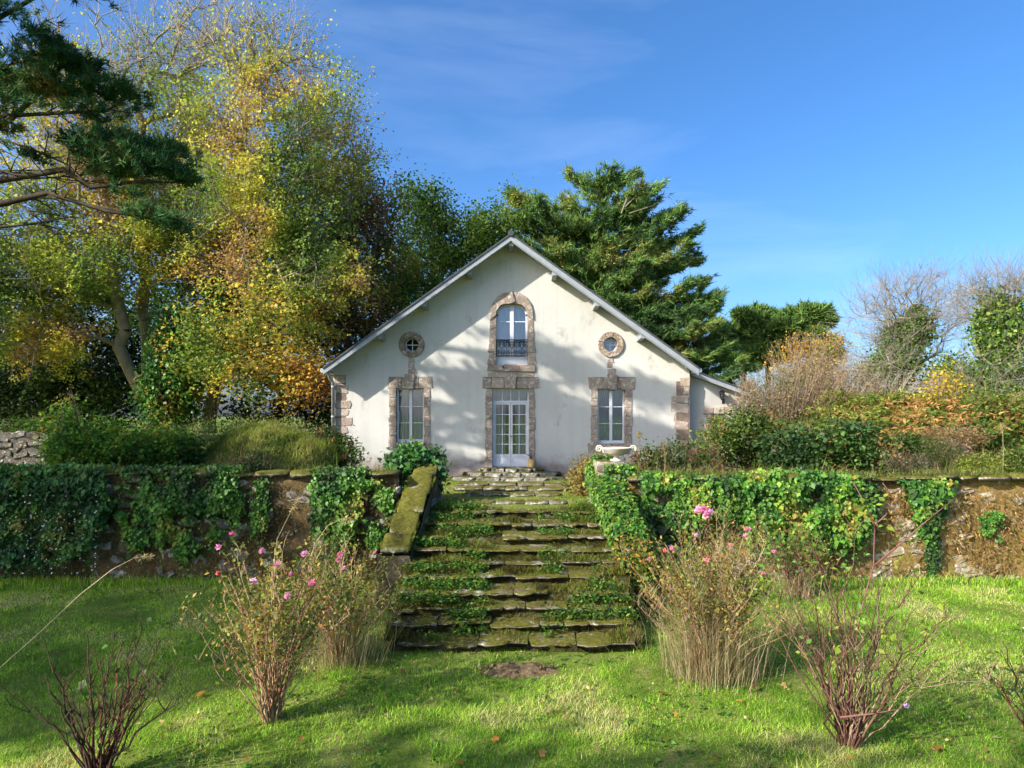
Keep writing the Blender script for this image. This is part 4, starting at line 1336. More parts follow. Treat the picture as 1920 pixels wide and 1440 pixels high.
tree('sycamore_tree', 'broad golden sycamore with thick trunk and rust leaves nearest the gable', 'tree',
     [at(392, 812, 25), at(400, 690, 25), at(416, 560, 25), at(424, 480, 25), at(440, 380, 25), at(452, 270, 25), at(470, 190, 25)],
     [L(480, 260, 25, 130, 110, 3.2, 80), L(540, 150, 25, 90, 90, 2.6, 70), L(440, 110, 25, 80, 70, 2.4, 50), L(560, 370, 25, 110, 90, 3, 60), L(470, 430, 24, 110, 80, 2.8, 60), L(620, 270, 25, 60, 80, 2.4, 40),
      L(540, 540, 23.5, 110, 60, 2.4, 50), L(400, 330, 25, 90, 90, 2.6, 40)],
     P_SYC, 70000, .09, rmax=.32, group=G1, shape='broad', dens=[.75, .13, .06, 1.3, 1.6, .6, 2.0, .8], twig=7, twig_len=1.3, spread=.36, tip_r=.017, twig_r=.011, heavy=.8, cj=.09)
tree('maple_sapling', 'low orange-leaved sycamore bough spreading before the dark grove', 'tree',
     [at(402, 812, 23.6), at(405, 730, 23.4), at(425, 685, 22.8), at(455, 660, 22.2)],
     [L(480, 690, 22, 120, 36, 2, 46), L(560, 720, 22, 60, 36, 1.6, 30), L(420, 640, 22, 70, 30, 1.8, 26), L(490, 610, 22, 90, 36, 1.8, 26)],
     P_ORANGE, 13000, .09, rmax=.09, bark='bark_dark', shape='ivy', dens=[1.4, 1.2, .8, .9], twig=3, twig_len=.7, spread=.55)
tree('beech_tree', 'brown-leaved beech towering behind the left roof slope', 'tree',
     [at(650, 800, 29), at(652, 640, 29), at(655, 500, 29), at(660, 400, 29)],
     [L(655, 400, 29, 65, 80, 2.2, 60), L(690, 480, 29, 50, 80, 2, 40), L(620, 500, 28, 60, 70, 2, 40), L(665, 600, 28, 80, 60, 2.5, 40), L(710, 400, 29, 30, 50, 1.4, 20)],
     P_BROWN, 15000, .15, bark='bark_dark', rmax=.28, dens=[1.6, 1.4, 1, .9, .8], twig=3, spread=.7)
tree('hazel_tree', 'yellow-green broadleaf tree right against the left roof slope', 'tree',
     [at(690, 810, 31.5), at(690, 700, 31.5), at(700, 600, 31.5)],
     [L(690, 570, 31.5, 90, 60, 2.5, 60), L(640, 620, 31.5, 70, 70, 2.4, 40), L(740, 540, 32, 50, 50, 2, 30)],
     P_SYC_LOW, 12000, .16, bark='bark_dark', rmax=.2, twig=3, spread=.7)
# ivy-clad trunk mass and dark evergreens behind
shrub('ivy_clad_stump', 'stout old trunk wrapped in dark ivy beneath the sycamores', 'tree', at(315, 815, 23.4),
      [L(318, 740, 23.4, 46, 75, .9, 1), L(328, 650, 23.4, 36, 70, .8, 1)],
      P_IVY_DEEP, 11000, .12, shape='broad', mat='ivy_leaf', stem_col=((.05, .04, .03), (.09, .07, .05)), stem_r=.05, clump=.2, N=np.array([-.4, -.8, .2]), D=np.array([0, 0, -.8]), surf=.75)
shrub('ivy', 'ivy climbing the thick trunk of the golden sycamore', 'ivy', at(398, 640, 24.5), [L(412, 560, 24.6, 20, 66, .45, 1), L(404, 640, 24.6, 20, 40, .45, .6)],
      P_IVY_DEEP, 2600, .12, shape='broad', mat='ivy_leaf', stems=10, stem_r=.02, clump=.16, N=np.array([-.4, -.8, .2]), D=np.array([0, 0, -.8]), surf=.75)
G2 = 'dark evergreens behind the grove'
for i, (px, dd, w, hh, lab) in enumerate(((70, 31, 150, 640, 'dark evergreen oak at the far left behind the crooked sycamore'), (300, 33, 150, 500, 'dark evergreen oak in the middle behind the sycamore trunks'),
                                          (520, 32, 150, 480, 'dark evergreen oak between the sycamores and the house'))):
    tree('evergreen_oak', lab, 'tree', [at(px, 812, dd), at(px + 8, 720, dd), at(px + 4, 600, dd), at(px, hh + 60, dd)],
         [L(px, hh, dd, w, 90, 3, 60), L(px - 50, hh + 110, dd, w * .8, 80, 3, 50), L(px + 60, hh + 100, dd, w * .8, 90, 3, 50), L(px, (hh + 770) / 2, dd, w, 70, 3, 40), L(px - 20, 715, dd, w * .9, 50, 2.5, 30)],
         P_DARK_SHADE, 15500, .22, bark='bark_dark', rmax=.26, group=G2, twig=3, spread=.8)
shrub('laurel_thicket', 'dense laurel thicket under the grove with canopy shade in its dark leaves', 'bush', at(170, 815, 27),
      [L(60, 730, 27, 120, 70, 1.5, 1), L(200, 740, 27, 90, 60, 1.5, .8)],
      P_DARK_SHADE, 9000, .2, stems=14, clump=.3, stem_col=((.03, .025, .02), (.06, .05, .03)), surf=.2)
shrub('laurel_thicket', 'dark laurel thicket between the golden sycamore and the house corner', 'bush', at(590, 815, 28),
      [L(600, 740, 28, 60, 60, 1.5, 1), L(480, 775, 28, 60, 30, 1.2, .6)], P_DARK_SHADE, 3600, .2, stems=14, clump=.3, stem_col=((.03, .025, .02), (.06, .05, .03)), surf=.2)

# ------------------------------------------------------------------ trees behind the house
tree('oak_tree', 'rounded green oak behind the left roof slope near the ridge', 'tree',
     [at(830, 790, 35), at(825, 650, 35), at(815, 540, 35), at(810, 460, 35)],
     [L(790, 450, 35, 70, 80, 3, 60), L(860, 460, 35, 80, 60, 3, 60), L(920, 450, 36, 60, 45, 3, 40), L(770, 540, 34, 70, 60, 3, 40), L(850, 540, 35, 80, 60, 3, 40), L(800, 395, 35, 40, 30, 2, 20), L(970, 430, 37, 40, 40, 2, 20)],
     P_OAK, 30000, .17, bark='bark_dark', rmax=.36, twig=3, spread=.75)


def conifer(name, label, cat, base, layers, pal, bark, trunk_r, tuft_n, tuft_len, per, group=None, up=.18, leader=None, shape='needle'):
    """layered conifer > trunk, crown; layers: (tip point, start point on the trunk, plate half width m, plate thickness m)"""
    t = thing(name, label, cat, base, group)
    A = []; B = []; ra = []; rb = []; C = []; D = []
    topz = max(l[1][2] for l in layers)
    b = np.asarray(base, float); tp = np.array(leader if leader is not None else [b[0], b[1], topz])
    n = 14
    for i in range(n):
        p, q = b + (tp - b) * i / n, b + (tp - b) * (i + 1) / n
        A.append(p); B.append(q); ra.append(trunk_r * (1 - .75 * i / n)); rb.append(trunk_r * (1 - .75 * (i + 1) / n))
    for tip, st, hw, th in layers:
        tip = np.asarray(tip, float); st = np.asarray(st, float); ln = np.linalg.norm(tip - st); ax_ = (tip - st) / ln
        sd = unit(np.cross(ax_, [0, 0, 1.0])); m = 6; prev = st
        for i in range(1, m + 1):
            f = i / m
            q = st + (tip - st) * f + np.array([0, 0, -.10 * ln * math.sin(math.pi * f)]) + rng.normal(0, .03 * ln, 3) * (i < m)
            r0 = trunk_r * .30 * (1 - f * .8) * min(1, ln / 4); A.append(prev); B.append(q); ra.append(max(.012, r0 * 1.15)); rb.append(max(.01, r0))
            if f > .2:
                k = int(tuft_n * ln / 4 * (.5 + f)) + 1
                u = rng.random(k); s = rng.normal(0, .5, k) * hw * (1.15 - .55 * f)
                cc = prev + (q - prev) * u[:, None] + sd * s[:, None] + np.array([0, 0, 1.0]) * (rng.random(k) * th)[:, None] + rng.normal(0, .05, (k, 3))
                C.append(cc); D.append(unit(ax_ * .8 + sd * (np.sign(s) * np.minimum(np.abs(s) / hw, 1) * .7)[:, None] + np.array([0, 0, up]) + rng.normal(0, .22, (k, 3))))
                for c_ in cc[::3]:
                    A.append(q); B.append(c_); ra.append(.012); rb.append(.006)
            prev = q
    branch_mesh('trunk', A, B, ra, rb, bark, t)
    C = np.concatenate(C); D = np.concatenate(D)
    cl = np.clip((fbm(C[:, 0] * .7 + C[:, 1] * .3, C[:, 2] * .9, 17, 3) - .5) * 2 + .5, 0, .999)
    tufts(C, D, per, tuft_len, .33, pal, 'crown', t, shape, cl=cl)
    return t


# big Monterey cypress right of the ridge: layered plates that follow the photographed outline
CD = 37.0
CYB = at(1130, 800, CD); CYB[2] = 1.6
OUT = [(1070, 318), (1190, 325), (955, 352), (1235, 345), (1000, 400), (1290, 388), (960, 400), (1250, 400), (985, 450), (1300, 425), (1010, 500), (1310, 480), (1330, 520), (1040, 560), (1350, 545), (1300, 560), (1345, 600), (1080, 600),
       (1365, 640), (1330, 660), (1130, 640), (1390, 690), (1350, 715), (1270, 700), (1200, 650), (1170, 560), (1100, 470), (1180, 430), (1120, 380), (1240, 500), (1220, 580), (1260, 640), (1050, 360), (1150, 320), (1080, 420),
       (1200, 480), (1140, 520), (1290, 620), (1310, 690), (1240, 440), (1020, 440), (1200, 380)]
lay = []
_l = ((318, 1060), (350, 955), (400, 957), (450, 978), (500, 1010), (560, 1060), (620, 1120), (715, 1210))
_r = ((318, 1195), (345, 1240), (390, 1285), (450, 1308), (520, 1338), (560, 1352), (640, 1370), (715, 1400))
OUT = OUT * 2 + [(1385, 640), (1400, 665), (1415, 690), (1375, 610), (1350, 585), (1330, 640), (1345, 690), (1300, 650), (1390, 715), (1310, 600)]
for _ in range(110):
    py_ = random.uniform(325, 715) if _ < 80 else random.uniform(520, 720)
    a_ = np.interp(py_, [p[0] for p in _l], [p[1] for p in _l]); b_ = np.interp(py_, [p[0] for p in _r], [p[1] for p in _r])
    OUT.append((random.uniform(a_ + 15, b_ - 10), py_))
for px, py in OUT:
    for k in range(1):
        dd = CD + random.uniform(-3.6, 2.2)
        tip = at(px + random.gauss(0, 8), py + 8 + random.gauss(0, 6), dd)
        hz = tip[2] - random.uniform(.3, 1.8)
        st = np.array([CYB[0] + random.gauss(0, .3) + (tip[0] - CYB[0]) * .15, CD + random.gauss(0, .4), max(2.5, hz)])
        lay.append((tip, st, 1.2, .22))
conifer('cypress_tree', 'huge layered Monterey cypress rising behind the right roof slope', 'tree', CYB, lay, P_CYP, 'bark_dark', .45, 21, .28, 13, shape='spray', leader=at(1130, 330, CD))
m = MB()
db = at(1165, 385, CD - 2.5); m.tube([at(1165, 400, CD - 2.5), at(1180, 360, CD - 2.6), at(1193, 338, CD - 2.7)], [.04, .03, .012], 6)
m.tube([at(1170, 390, CD - 2.5), at(1185, 375, CD - 2.6), at(1200, 360, CD - 2.7)], [.03, .022, .01], 6)
m.tube([at(1180, 400, CD - 2.5), at(1225, 385, CD - 2.6), at(1250, 372, CD - 2.7)], [.028, .02, .008], 6)
m.build('dead_branch', M['bark_grey'], [o for o in COL.objects if o.name.startswith('cypress_tree')][0])

# umbrella pines further right
GP = 'pines beyond the annex'
for (px, py, rx, ry, dd, lab) in ((1395, 625, 40, 60, 46, 'narrow pine right beside the big cypress'), (1440, 615, 40, 58, 48, 'middle pine of the three beyond the annex'), (1515, 625, 52, 62, 45, 'broad pine crown above the yellow shrubs')):
    t = thing('pine_tree', lab, 'tree', at(px, 800, dd), GP)
    base = at(px, 800, dd); base[2] = 2.4
    lobes = []
    for _ in range(24):
        u = random.uniform(-1, 1); v = random.uniform(-1, 1.35)
        lobes.append(L(px + u * rx, py + 6 + v * ry * math.sqrt(max(.05, 1 - u * u)) * .9, dd + random.uniform(-1, 1), random.uniform(11, 18), random.uniform(8, 13), .65, 75))
    pts, li = lobe_pts(lobes, .6)
    A, par, rad, tips = skeleton([base, at(px, 700, dd), at(px, py, dd)], pts[::6], .25, rmax=.25, tip_r=.015)
    branch_mesh('trunk', A[par[1:]], A[1:], np.minimum(rad[par[1:]], rad[1:] * 1.5), rad[1:], 'bark_dark', t)
    cen = np.array([l[0] for l in lobes])[li]
    Dn = unit(unit(pts - cen) + np.array([0, 0, .5]))
    tufts(pts, Dn, 16, .40, .45, P_PINE, 'crown', t, 'frond')

# bare, ivy-grown trees at the right
GB = 'bare ivy-grown trees at the right'
for (trunk, lobes, ivy, lab) in (
    ([at(1705, 790, 30), at(1700, 720, 30), at(1690, 650, 30), at(1700, 580, 30)],
     [L(1690, 590, 30, 105, 70, 2.6, 150), L(1640, 640, 30, 70, 60, 2, 60), L(1760, 620, 30, 60, 70, 2, 60), L(1620, 700, 29, 90, 40, 2, 60), L(1700, 545, 30, 70, 40, 2, 60)],
     [L(1690, 660, 29.8, 34, 60, .8, 1), L(1720, 610, 29.8, 24, 34, .6, .5), L(1660, 700, 29.8, 40, 40, .8, .7), L(1780, 720, 29, 40, 50, .9, .7)],
     'bare pale-twigged tree with ivy on its trunk beyond the bracken bank'),
    ([at(1880, 800, 25), at(1878, 700, 25), at(1870, 620, 25), at(1872, 560, 25)],
     [L(1880, 560, 25, 70, 60, 2, 110), L(1930, 600, 25, 60, 90, 2, 80), L(1840, 560, 25, 40, 50, 1.6, 40), L(1900, 700, 24, 90, 60, 2, 70)],
     [L(1872, 610, 24.8, 36, 60, .8, 1), L(1880, 700, 24.8, 44, 70, .9, 1.2), L(1915, 780, 24, 40, 44, .8, .7)],
     'tall bare tree thickly wrapped in ivy at the right edge')):
    t = tree('bare_tree', lab, 'tree', trunk, lobes, P_DRY, 0, .1, bark='bark_grey', group=GB, rmax=.16, twig=7, twig_len=1.05, tip_r=.011, up=.35, twig_r=.006)
    P, _ = lobe_pts([(l[0], l[1], int(420 * l[2])) for l in ivy], .55)
    C = np.repeat(P, 10, 0) + rng.normal(0, .2, (len(P) * 10, 3))
    leaf_mesh('ivy_leaves', C, .11, P_OAK, t, 'ivy_leaf', 'broad', N=np.array([-.3, -.8, .3]), D=np.array([0, 0, -.7]))

# trees beyond the left frame edge whose shade falls on the lawn, the wall and the grove floor
SHADE = [((-20.4, 6.9, 0.0), 9.0, 3.2, 'leafy garden tree shading the left rubble wall'), ((-19.6, 2.0, 0.0), 8.8, 3.5, 'leafy garden tree shading the left part of the lawn'),
         ((-14.2, -5.3, 0.0), 8.6, 3.0, 'leafy garden tree shading the near edge of the lawn'), ((-8.2, -6.6, 0.0), 9.2, 3.1, 'leafy garden tree behind the viewpoint shading the near lawn'),
         ((-27.0, 19.0, 1.6), 12.0, 4.5, 'leafy garden tree shading the floor of the grove')]
for (b, zc, rr, lab) in SHADE:
    b = np.array(b)
    tree('garden_tree', lab, 'tree', [b, b + np.array([.2, .1, zc * .4]), b + np.array([0, 0, zc * .8])],
         [(b + np.array([0, 0, zc]), (rr, rr, rr * .8), 80), (b + np.array([rr * .4, rr * .3, zc - rr * .6]), (rr * .7, rr * .7, rr * .5), 40), (b + np.array([-rr * .3, -.3 * rr, zc + rr * .5]), (rr * .6, rr * .6, rr * .5), 40)],
         P_OAK, 7000, .34, bark='bark_dark', rmax=.25, group='garden trees beyond the left edge', twig=2, spread=.9)

# near cypress whose boughs reach in from the left edge
def bough_pts(pts, d): return [at(px, py, dd) for (px, py, dd) in [(p[0], p[1], p[2] if len(p) > 2 else d) for p in pts]]


nd = 13.4
nc = thing('cypress_tree', 'dark near cypress whose flat boughs reach in from the left edge', 'tree', (-13.4, 12.6, 0))
m = MB()
TB = np.array([-13.4, 12.6, 0.0])
m.tube([TB, TB + np.array([.1, .1, 3]), TB + np.array([-.1, .2, 7]), TB + np.array([.1, .3, 11]), TB + np.array([.2, .3, 15])], [.42, .36, .3, .2, .08], 10)
for x_, y_, z_ in ((-8.0, 11.2, 11.9), (-7.2, 11.5, 12.9), (-8.9, 11.3, 10.9), (-9.8, 11.8, 13.6), (-7.4, 11.2, 11.3)):
    e_ = np.array([x_, y_, z_]); s_ = TB + np.array([.1, .3, z_ - 1.0])
    m.tube([s_, s_ * .5 + e_ * .5 + np.array([0, 0, -.25]), e_], [.10, .06, .015], 6)
BOUGHS = [([(-180, 420), (-60, 390), (0, 383), (90, 362), (200, 396), (330, 418)], .10), ([(-190, 380), (-60, 345), (0, 338), (120, 318), (170, 352), (260, 340), (355, 343)], .10),
          ([(-180, 330), (-40, 262), (20, 222), (70, 178), (118, 120), (130, 90)], .09), ([(-160, 270), (0, 218), (110, 212), (200, 208), (245, 180)], .06),
          ([(0, 260), (60, 280), (130, 310), (170, 350)], .03), ([(-120, 360), (0, 320), (60, 335), (140, 330)], .05), ([(-150, 460), (-40, 430), (60, 420), (140, 405)], .05),
          ([(-170, 300), (-60, 200), (-10, 150), (30, 110)], .06), ([(150, 330), (190, 285), (250, 275), (320, 285)], .03), ([(40, 385), (90, 425), (35, 440), (-20, 445)], .025),
          ([(90, 365), (150, 380), (240, 400), (300, 425)], .03)]
for pts, r0 in BOUGHS:
    P = bough_pts(pts, nd); n = len(P)
    m.tube(P, [r0 * (1 - .8 * i / (n - 1)) for i in range(n)], 7)
for _ in range(130):                                    # fine dead twigs under the plates
    pts, r0 = BOUGHS[random.randrange(len(BOUGHS))]
    P = bough_pts(pts, nd); i = random.randrange(1, len(P)); p = P[i - 1] + (P[i] - P[i - 1]) * random.random()
    q = p + np.array([random.uniform(-.1, .9), random.uniform(-.8, .8), random.uniform(-.35, .55)])
    m.tube([p, (p + q) / 2 + np.array([0, 0, random.uniform(-.08, .08)]), q], [.016, .011, .004], 4)
m.build('trunk', M['bark_dark'], nc, True)
PL = [(55, 150, 75, 26, 70), (40, 110, 45, 16, 30), (95, 82, 45, 22, 50), (110, 112, 55, 24, 60), (150, 125, 38, 22, 45), (30, 168, 60, 20, 45), (120, 172, 70, 18, 55), (200, 172, 60, 12, 50), (235, 165, 25, 9, 18), (170, 208, 40, 9, 26),
      (165, 272, 45, 20, 50), (215, 258, 55, 14, 40), (270, 278, 50, 14, 40), (330, 283, 36, 10, 26), (200, 295, 55, 22, 60), (265, 305, 60, 22, 70), (310, 320, 50, 20, 60), (345, 335, 24, 14, 26), (215, 322, 40, 14, 30),
      (270, 398, 30, 14, 22), (305, 410, 34, 12, 34), (325, 420, 22, 8, 16), (250, 365, 20, 10, 8), (-40, 120, 50, 40, 50), (-60, 200, 60, 30, 40), (-90, 300, 60, 30, 40), (60, 290, 40, 12, 14), (20, 240, 30, 12, 10)]
C = []; D = []
for px, py, rx, ry, n in PL:
    n = int(n * 1.5)
    c = at(px, py, nd); s = nd / F
    q = rng.normal(0, .46, (n, 3)) * np.array([rx * s, .62, ry * s * .75])
    C.append(c + q); D.append(unit(q * np.array([1.2, 1.0, .6]) + np.array([.18, -.05, .42]) + rng.normal(0, .12, (n, 3))))
for (x_, y_, z_, lx_, n) in ((-10.6, 11.4, 11.9, 1.5, 130), (-9.6, 11.6, 12.9, 1.3, 110), (-8.9, 11.2, 11.7, 1.3, 120), (-10.9, 11.9, 13.4, 1.3, 90), (-8.0, 11.5, 12.6, 1.1, 90), (-9.9, 11.3, 10.9, 1.2, 100), (-7.9, 11.2, 11.3, .9, 70), (-11.6, 11.5, 12.6, 1.2, 80), (-10.4, 12.4, 9.8, 1.0, 30)):
    c = np.array([x_, y_, z_])
    n = int(n * 2.8)
    q = rng.normal(0, .5, (n, 3)) * np.array([lx_, .5, .24]); q[:, 2] -= q[:, 0] * .22
    C.append(c + q); D.append(unit(q * np.array([1.2, 1.0, .6]) + np.array([.18, -.05, .42]) + rng.normal(0, .12, (n, 3))))
C = np.concatenate(C); D = np.concatenate(D)
cl = np.clip((fbm(C[:, 0] * 1.2 + C[:, 1] * .3, C[:, 2] * 1.4, 23, 3) - .5) * 2 + .45, 0, .999)
tufts(C, D, 30, .145, .42, P_CYPN, 'crown', nc, cl=cl)

# ------------------------------------------------------------------ shrubs on the terrace and the bank
gz = lambda p: np.array([p[0], p[1], float(ground_z(p[0], p[1]))])


def sb(px, d_):
    p = at(px, 800, d_); return gz(p)


shrub('leafy_hedge', 'straggling green hedge on the terrace between grey wall stub and grassy mound', 'hedge', sb(230, 16.4),
      [L(150, 845, 16.2, 60, 40, .6, 1), L(240, 845, 16.2, 70, 36, .6, 1), L(320, 845, 16.4, 60, 36, .6, .9), L(130, 780, 16.2, 16, 40, .25, .3), L(195, 800, 16.3, 40, 14, .4, .3), L(112, 800, 16.3, 26, 30, .4, .4)],
      [(3, (.03, .07, .015)), (5, (.06, .15, .02)), (4, (.11, .21, .025)), (.6, (.3, .26, .04))], 13000, .10, stems=24, clump=.14)
# grassy hummock left of the house
hm = at(500, 850, 17.3)
hum = thing('grassy_mound', 'rounded grassy hummock left of the house corner', 'mound', (hm[0], 17.3, 1.7))
hxs = np.linspace(-2.2, 1.9, 40); hys = np.linspace(-1.3, 1.6, 26)
HX, HY = np.meshgrid(hxs, hys)
HZ_ = lambda x, y: 1.55 + 1.55 * np.maximum(0, 1 - (x / 2.15) ** 2 - (y / 1.5) ** 2) ** .6 * (.85 + .3 * fbm(x * 1.2, y * 1.2, 41)) + .12 * (fbm(x * 2.5, y * 2.5, 43) - .5)
V = np.stack([HX + hm[0] + .1, HY + 17.3, HZ_(HX, HY)], 2).reshape(-1, 3)
nxh = len(hxs); ii = (np.arange(len(hys) - 1)[:, None] * nxh + np.arange(nxh - 1)[None]).ravel()
mk('turf', V, np.stack([ii, ii + 1, ii + nxh + 1, ii + nxh], 1), M['terrace'], hum, smooth=True)
n = 17000
x = rng.uniform(-2.2, 1.9, n); y = rng.uniform(-1.3, 1.2, n)
P = np.stack([x + hm[0] + .1, y + 17.3, HZ_(x, y) - .02], 1)
cl = np.clip((fbm(P[:, 0] * 1.3, P[:, 2] * 2.4, 44) - .5) * 2 + .5, 0, .99)
g_ = grass_mesh('grass', P, .17, .010, [(3, (.05, .085, .015)), (4, (.11, .17, .025)), (3, (.22, .26, .045)), (2, (.34, .33, .10))], hum, .8, cl)
g_['kind'] = 'stuff'
shrub('heather_bank', 'low wiry green bank plants behind the grassy mound', 'plant', sb(430, 18.6), [L(410, 812, 18.6, 70, 16, .6, 1), L(520, 806, 19, 70, 12, .5, .8)], [(3, G_DARK), (3, G_MID), (2, (.13, .15, .03))], 5000, .08, stems=20, shape='slim')
shrub('low_plant', 'low green plant on the shaded wall top below the grassy mound', 'plant', sb(470, 14.3), [L(470, 878, 14.3, 42, 9, .3, 1)], [(3, G_DARK), (3, G_MID), (2, (.13, .15, .03))], 1500, .07, stems=20, shape='slim')
GHY = 'hydrangea bushes with dry heads'


def hydrangea(label, px, d_, lobes, nh, headcol, pal=None):
    t = shrub('hydrangea_bush', label, 'bush', sb(px, d_), lobes, pal or [(2, G_MID), (3, (.12, .12, .03)), (3, BRN), (1, ORA)], 3200, .085, stems=20, group=GHY, clump=.14)
    P, _ = lobe_pts([(l[0] + np.array([0, -.15, l[1][2] * .25]), l[1], max(2, int(nh * l[2]))) for l in lobes], .75)
    for p in P:
        q = unit(rng.normal(0, 1, (46, 3))); q[:, 2] = np.abs(q[:, 2]) * .9 - .1
        leaf_mesh('flower_head', p + q * .075, .04, [(1, headcol), (1, tuple(c * .6 for c in headcol)), (.6, tuple(min(1, c * 1.5) for c in headcol))], t, 'petal', 'kite', N=None, nj=1.2, dj=1.0)
    return t


hydrangea('hydrangea with rusty orange heads at the left house corner', 632, 17.9, [L(632, 850, 17.9, 30, 34, .4, 1), L(612, 825, 17.9, 18, 22, .3, .5), L(660, 860, 17.6, 20, 20, .3, .4)], 9, (.32, .13, .05), [(3, G_MID), (3, G_BRIGHT), (1, ORA)])
hydrangea('brown hydrangea row below the right ground-floor window', 1245, 16.6, [L(1220, 868, 16.6, 36, 24, .4, 1), L(1270, 862, 16.8, 40, 26, .4, 1), L(1315, 868, 16.6, 30, 24, .4, .8)], 22, (.15, .085, .06))
hydrangea('tan hydrangea clump beside the landing below the urn pier', 1098, 15.6, [L(1100, 905, 15.6, 22, 30, .35, 1), L(1112, 880, 15.6, 16, 16, .3, .6)], 9, (.22, .13, .09), [(2, (.22, .18, .05)), (2, (.3, .2, .09)), (1, G_YEL)])
hydrangea('few dull red hydrangea heads along the dark grove edge', 60, 19.5, [L(60, 806, 19.5, 40, 12, .4, .6)], 9, (.16, .06, .04), [(3, G_DARK), (2, G_MID)])
# right bank
shrub('leafy_shrub', 'green shrub with reddish leaves crowding the annex window', 'bush', sb(1380, 17.8),
      [L(1350, 835, 17.8, 36, 46, .6, 1), L(1400, 820, 17.9, 46, 50, .6, 1), L(1450, 830, 17.8, 40, 44, .6, .9)], [(3, (.04, .07, .016)), (5, (.08, .13, .024)), (3, (.14, .19, .035)), (1.2, (.28, .14, .05))], 8000, .10, stems=24, clump=.15)
shrub('bramble_thicket', 'dark glossy bramble thicket behind the sunlit ivy wall', 'bush', sb(1560, 16.6),
      [L(1500, 850, 16.6, 60, 40, .6, 1), L(1580, 838, 16.8, 66, 42, .6, 1), L(1630, 855, 16.5, 40, 34, .5, .7)], [(4, (.03, .065, .02)), (4, (.05, .105, .026)), (2, (.11, .16, .03)), (.8, (.28, .14, .05))], 12000, .095, stems=26, mat='ivy_leaf', shape='broad', clump=.15)
shrub('dry_shrub', 'tall tan leafless shrub above the annex roof end', 'bush', sb(1470, 22),
      [L(1440, 745, 22, 60, 55, .9, 1), L(1500, 735, 22.2, 60, 60, .9, 1), L(1560, 745, 22.5, 50, 50, .9, .8), L(1410, 760, 21.5, 30, 44, .7, .6), L(1600, 735, 22, 50, 50, .9, .8), L(1540, 700, 23, 60, 50, .9, .8)], [(3, (.20, .14, .08)), (2, (.30, .22, .12)), (2, (.13, .14, .03))], 5500, .075, stems=110, twig=5,
      stem_col=((.22, .16, .10), (.40, .31, .20)), stem_r=.011, surf=.3)
shrub('dry_shrub', 'tan twiggy shrub hiding the low end of the annex roof', 'bush', sb(1404, 19.0), [L(1404, 762, 19.0, 26, 42, .4, 1)], [(3, (.20, .14, .08)), (2, (.30, .22, .12)), (2, (.13, .14, .03))], 700, .07, stems=90, twig=5,
      stem_col=((.22, .16, .10), (.40, .31, .20)), stem_r=.009, surf=.2)
shrub('yellow_shrub', 'slender shrub with golden leaves above the tan shrub', 'bush', sb(1510, 25),
      [L(1470, 668, 25, 34, 20, .6, .6), L(1520, 655, 25, 50, 26, .7, 1), L(1560, 650, 25.4, 26, 22, .6, .6), L(1510, 700, 25, 70, 40, .8, .6)], [(3, YEL), (3, (.45, .26, .03)), (1, ORA), (1, G_YEL)], 1900, .10, stems=60, stem_col=((.30, .22, .12), (.44, .34, .2)), stem_r=.012, surf=.3, clump=.22)
shrub('yellow_sapling', 'small bright yellow sapling standing in the bracken', 'tree', sb(1765, 20.5), [L(1765, 735, 20.5, 26, 44, .5, 1), L(1750, 770, 20.4, 26, 26, .4, .6), L(1785, 720, 20.6, 18, 30, .4, .4)], [(3, (.48, .33, .03)), (2, YEL), (1, G_YEL), (1, ORA)], 1100, .085, stems=26, stem_r=.01, surf=.1, clump=.2)
shrub('pale_scrub', 'tangle of pale bare branches below the first ivy tree', 'bush', sb(1640, 25.5), [L(1610, 740, 25.5, 70, 44, .9, 1), L(1680, 745, 25.5, 60, 40, .9, 1), L(1740, 740, 25.5, 50, 40, .9, .7)], P_DRY, 2600, .08, stems=90, twig=5, stem_col=((.30, .26, .2), (.46, .42, .36)), stem_r=.016, surf=.2)
shrub('green_scrub', 'mixed green scrub at the right edge below the ivy-wrapped tree', 'bush', sb(1870, 19.5), [L(1850, 785, 19.5, 50, 44, .7, 1), L(1900, 800, 19, 46, 46, .7, 1), L(1830, 825, 18.5, 50, 26, .6, .7)], [(3, G_MID), (4, G_BRIGHT), (2, G_YEL), (1, BRN)], 8500, .10, stems=24, clump=.18)
shrub('hawthorn_scrub', 'dense dull-green scrub closing the gap below the bare trees', 'bush', sb(1720, 27), [L(1640, 770, 27, 80, 34, 1, 1), L(1730, 765, 27, 80, 36, 1, 1), L(1810, 755, 26, 60, 50, 1, 1), L(1480, 770, 26, 80, 40, 1, 1), L(1560, 770, 26, 60, 34, 1, 1)],
      [(3, G_DARK), (4, G_MID), (2, (.13, .14, .03)), (1, (.2, .15, .06))], 11000, .12, stems=16, clump=.25)
GLP = 'low plants along the top of the sunlit wall'
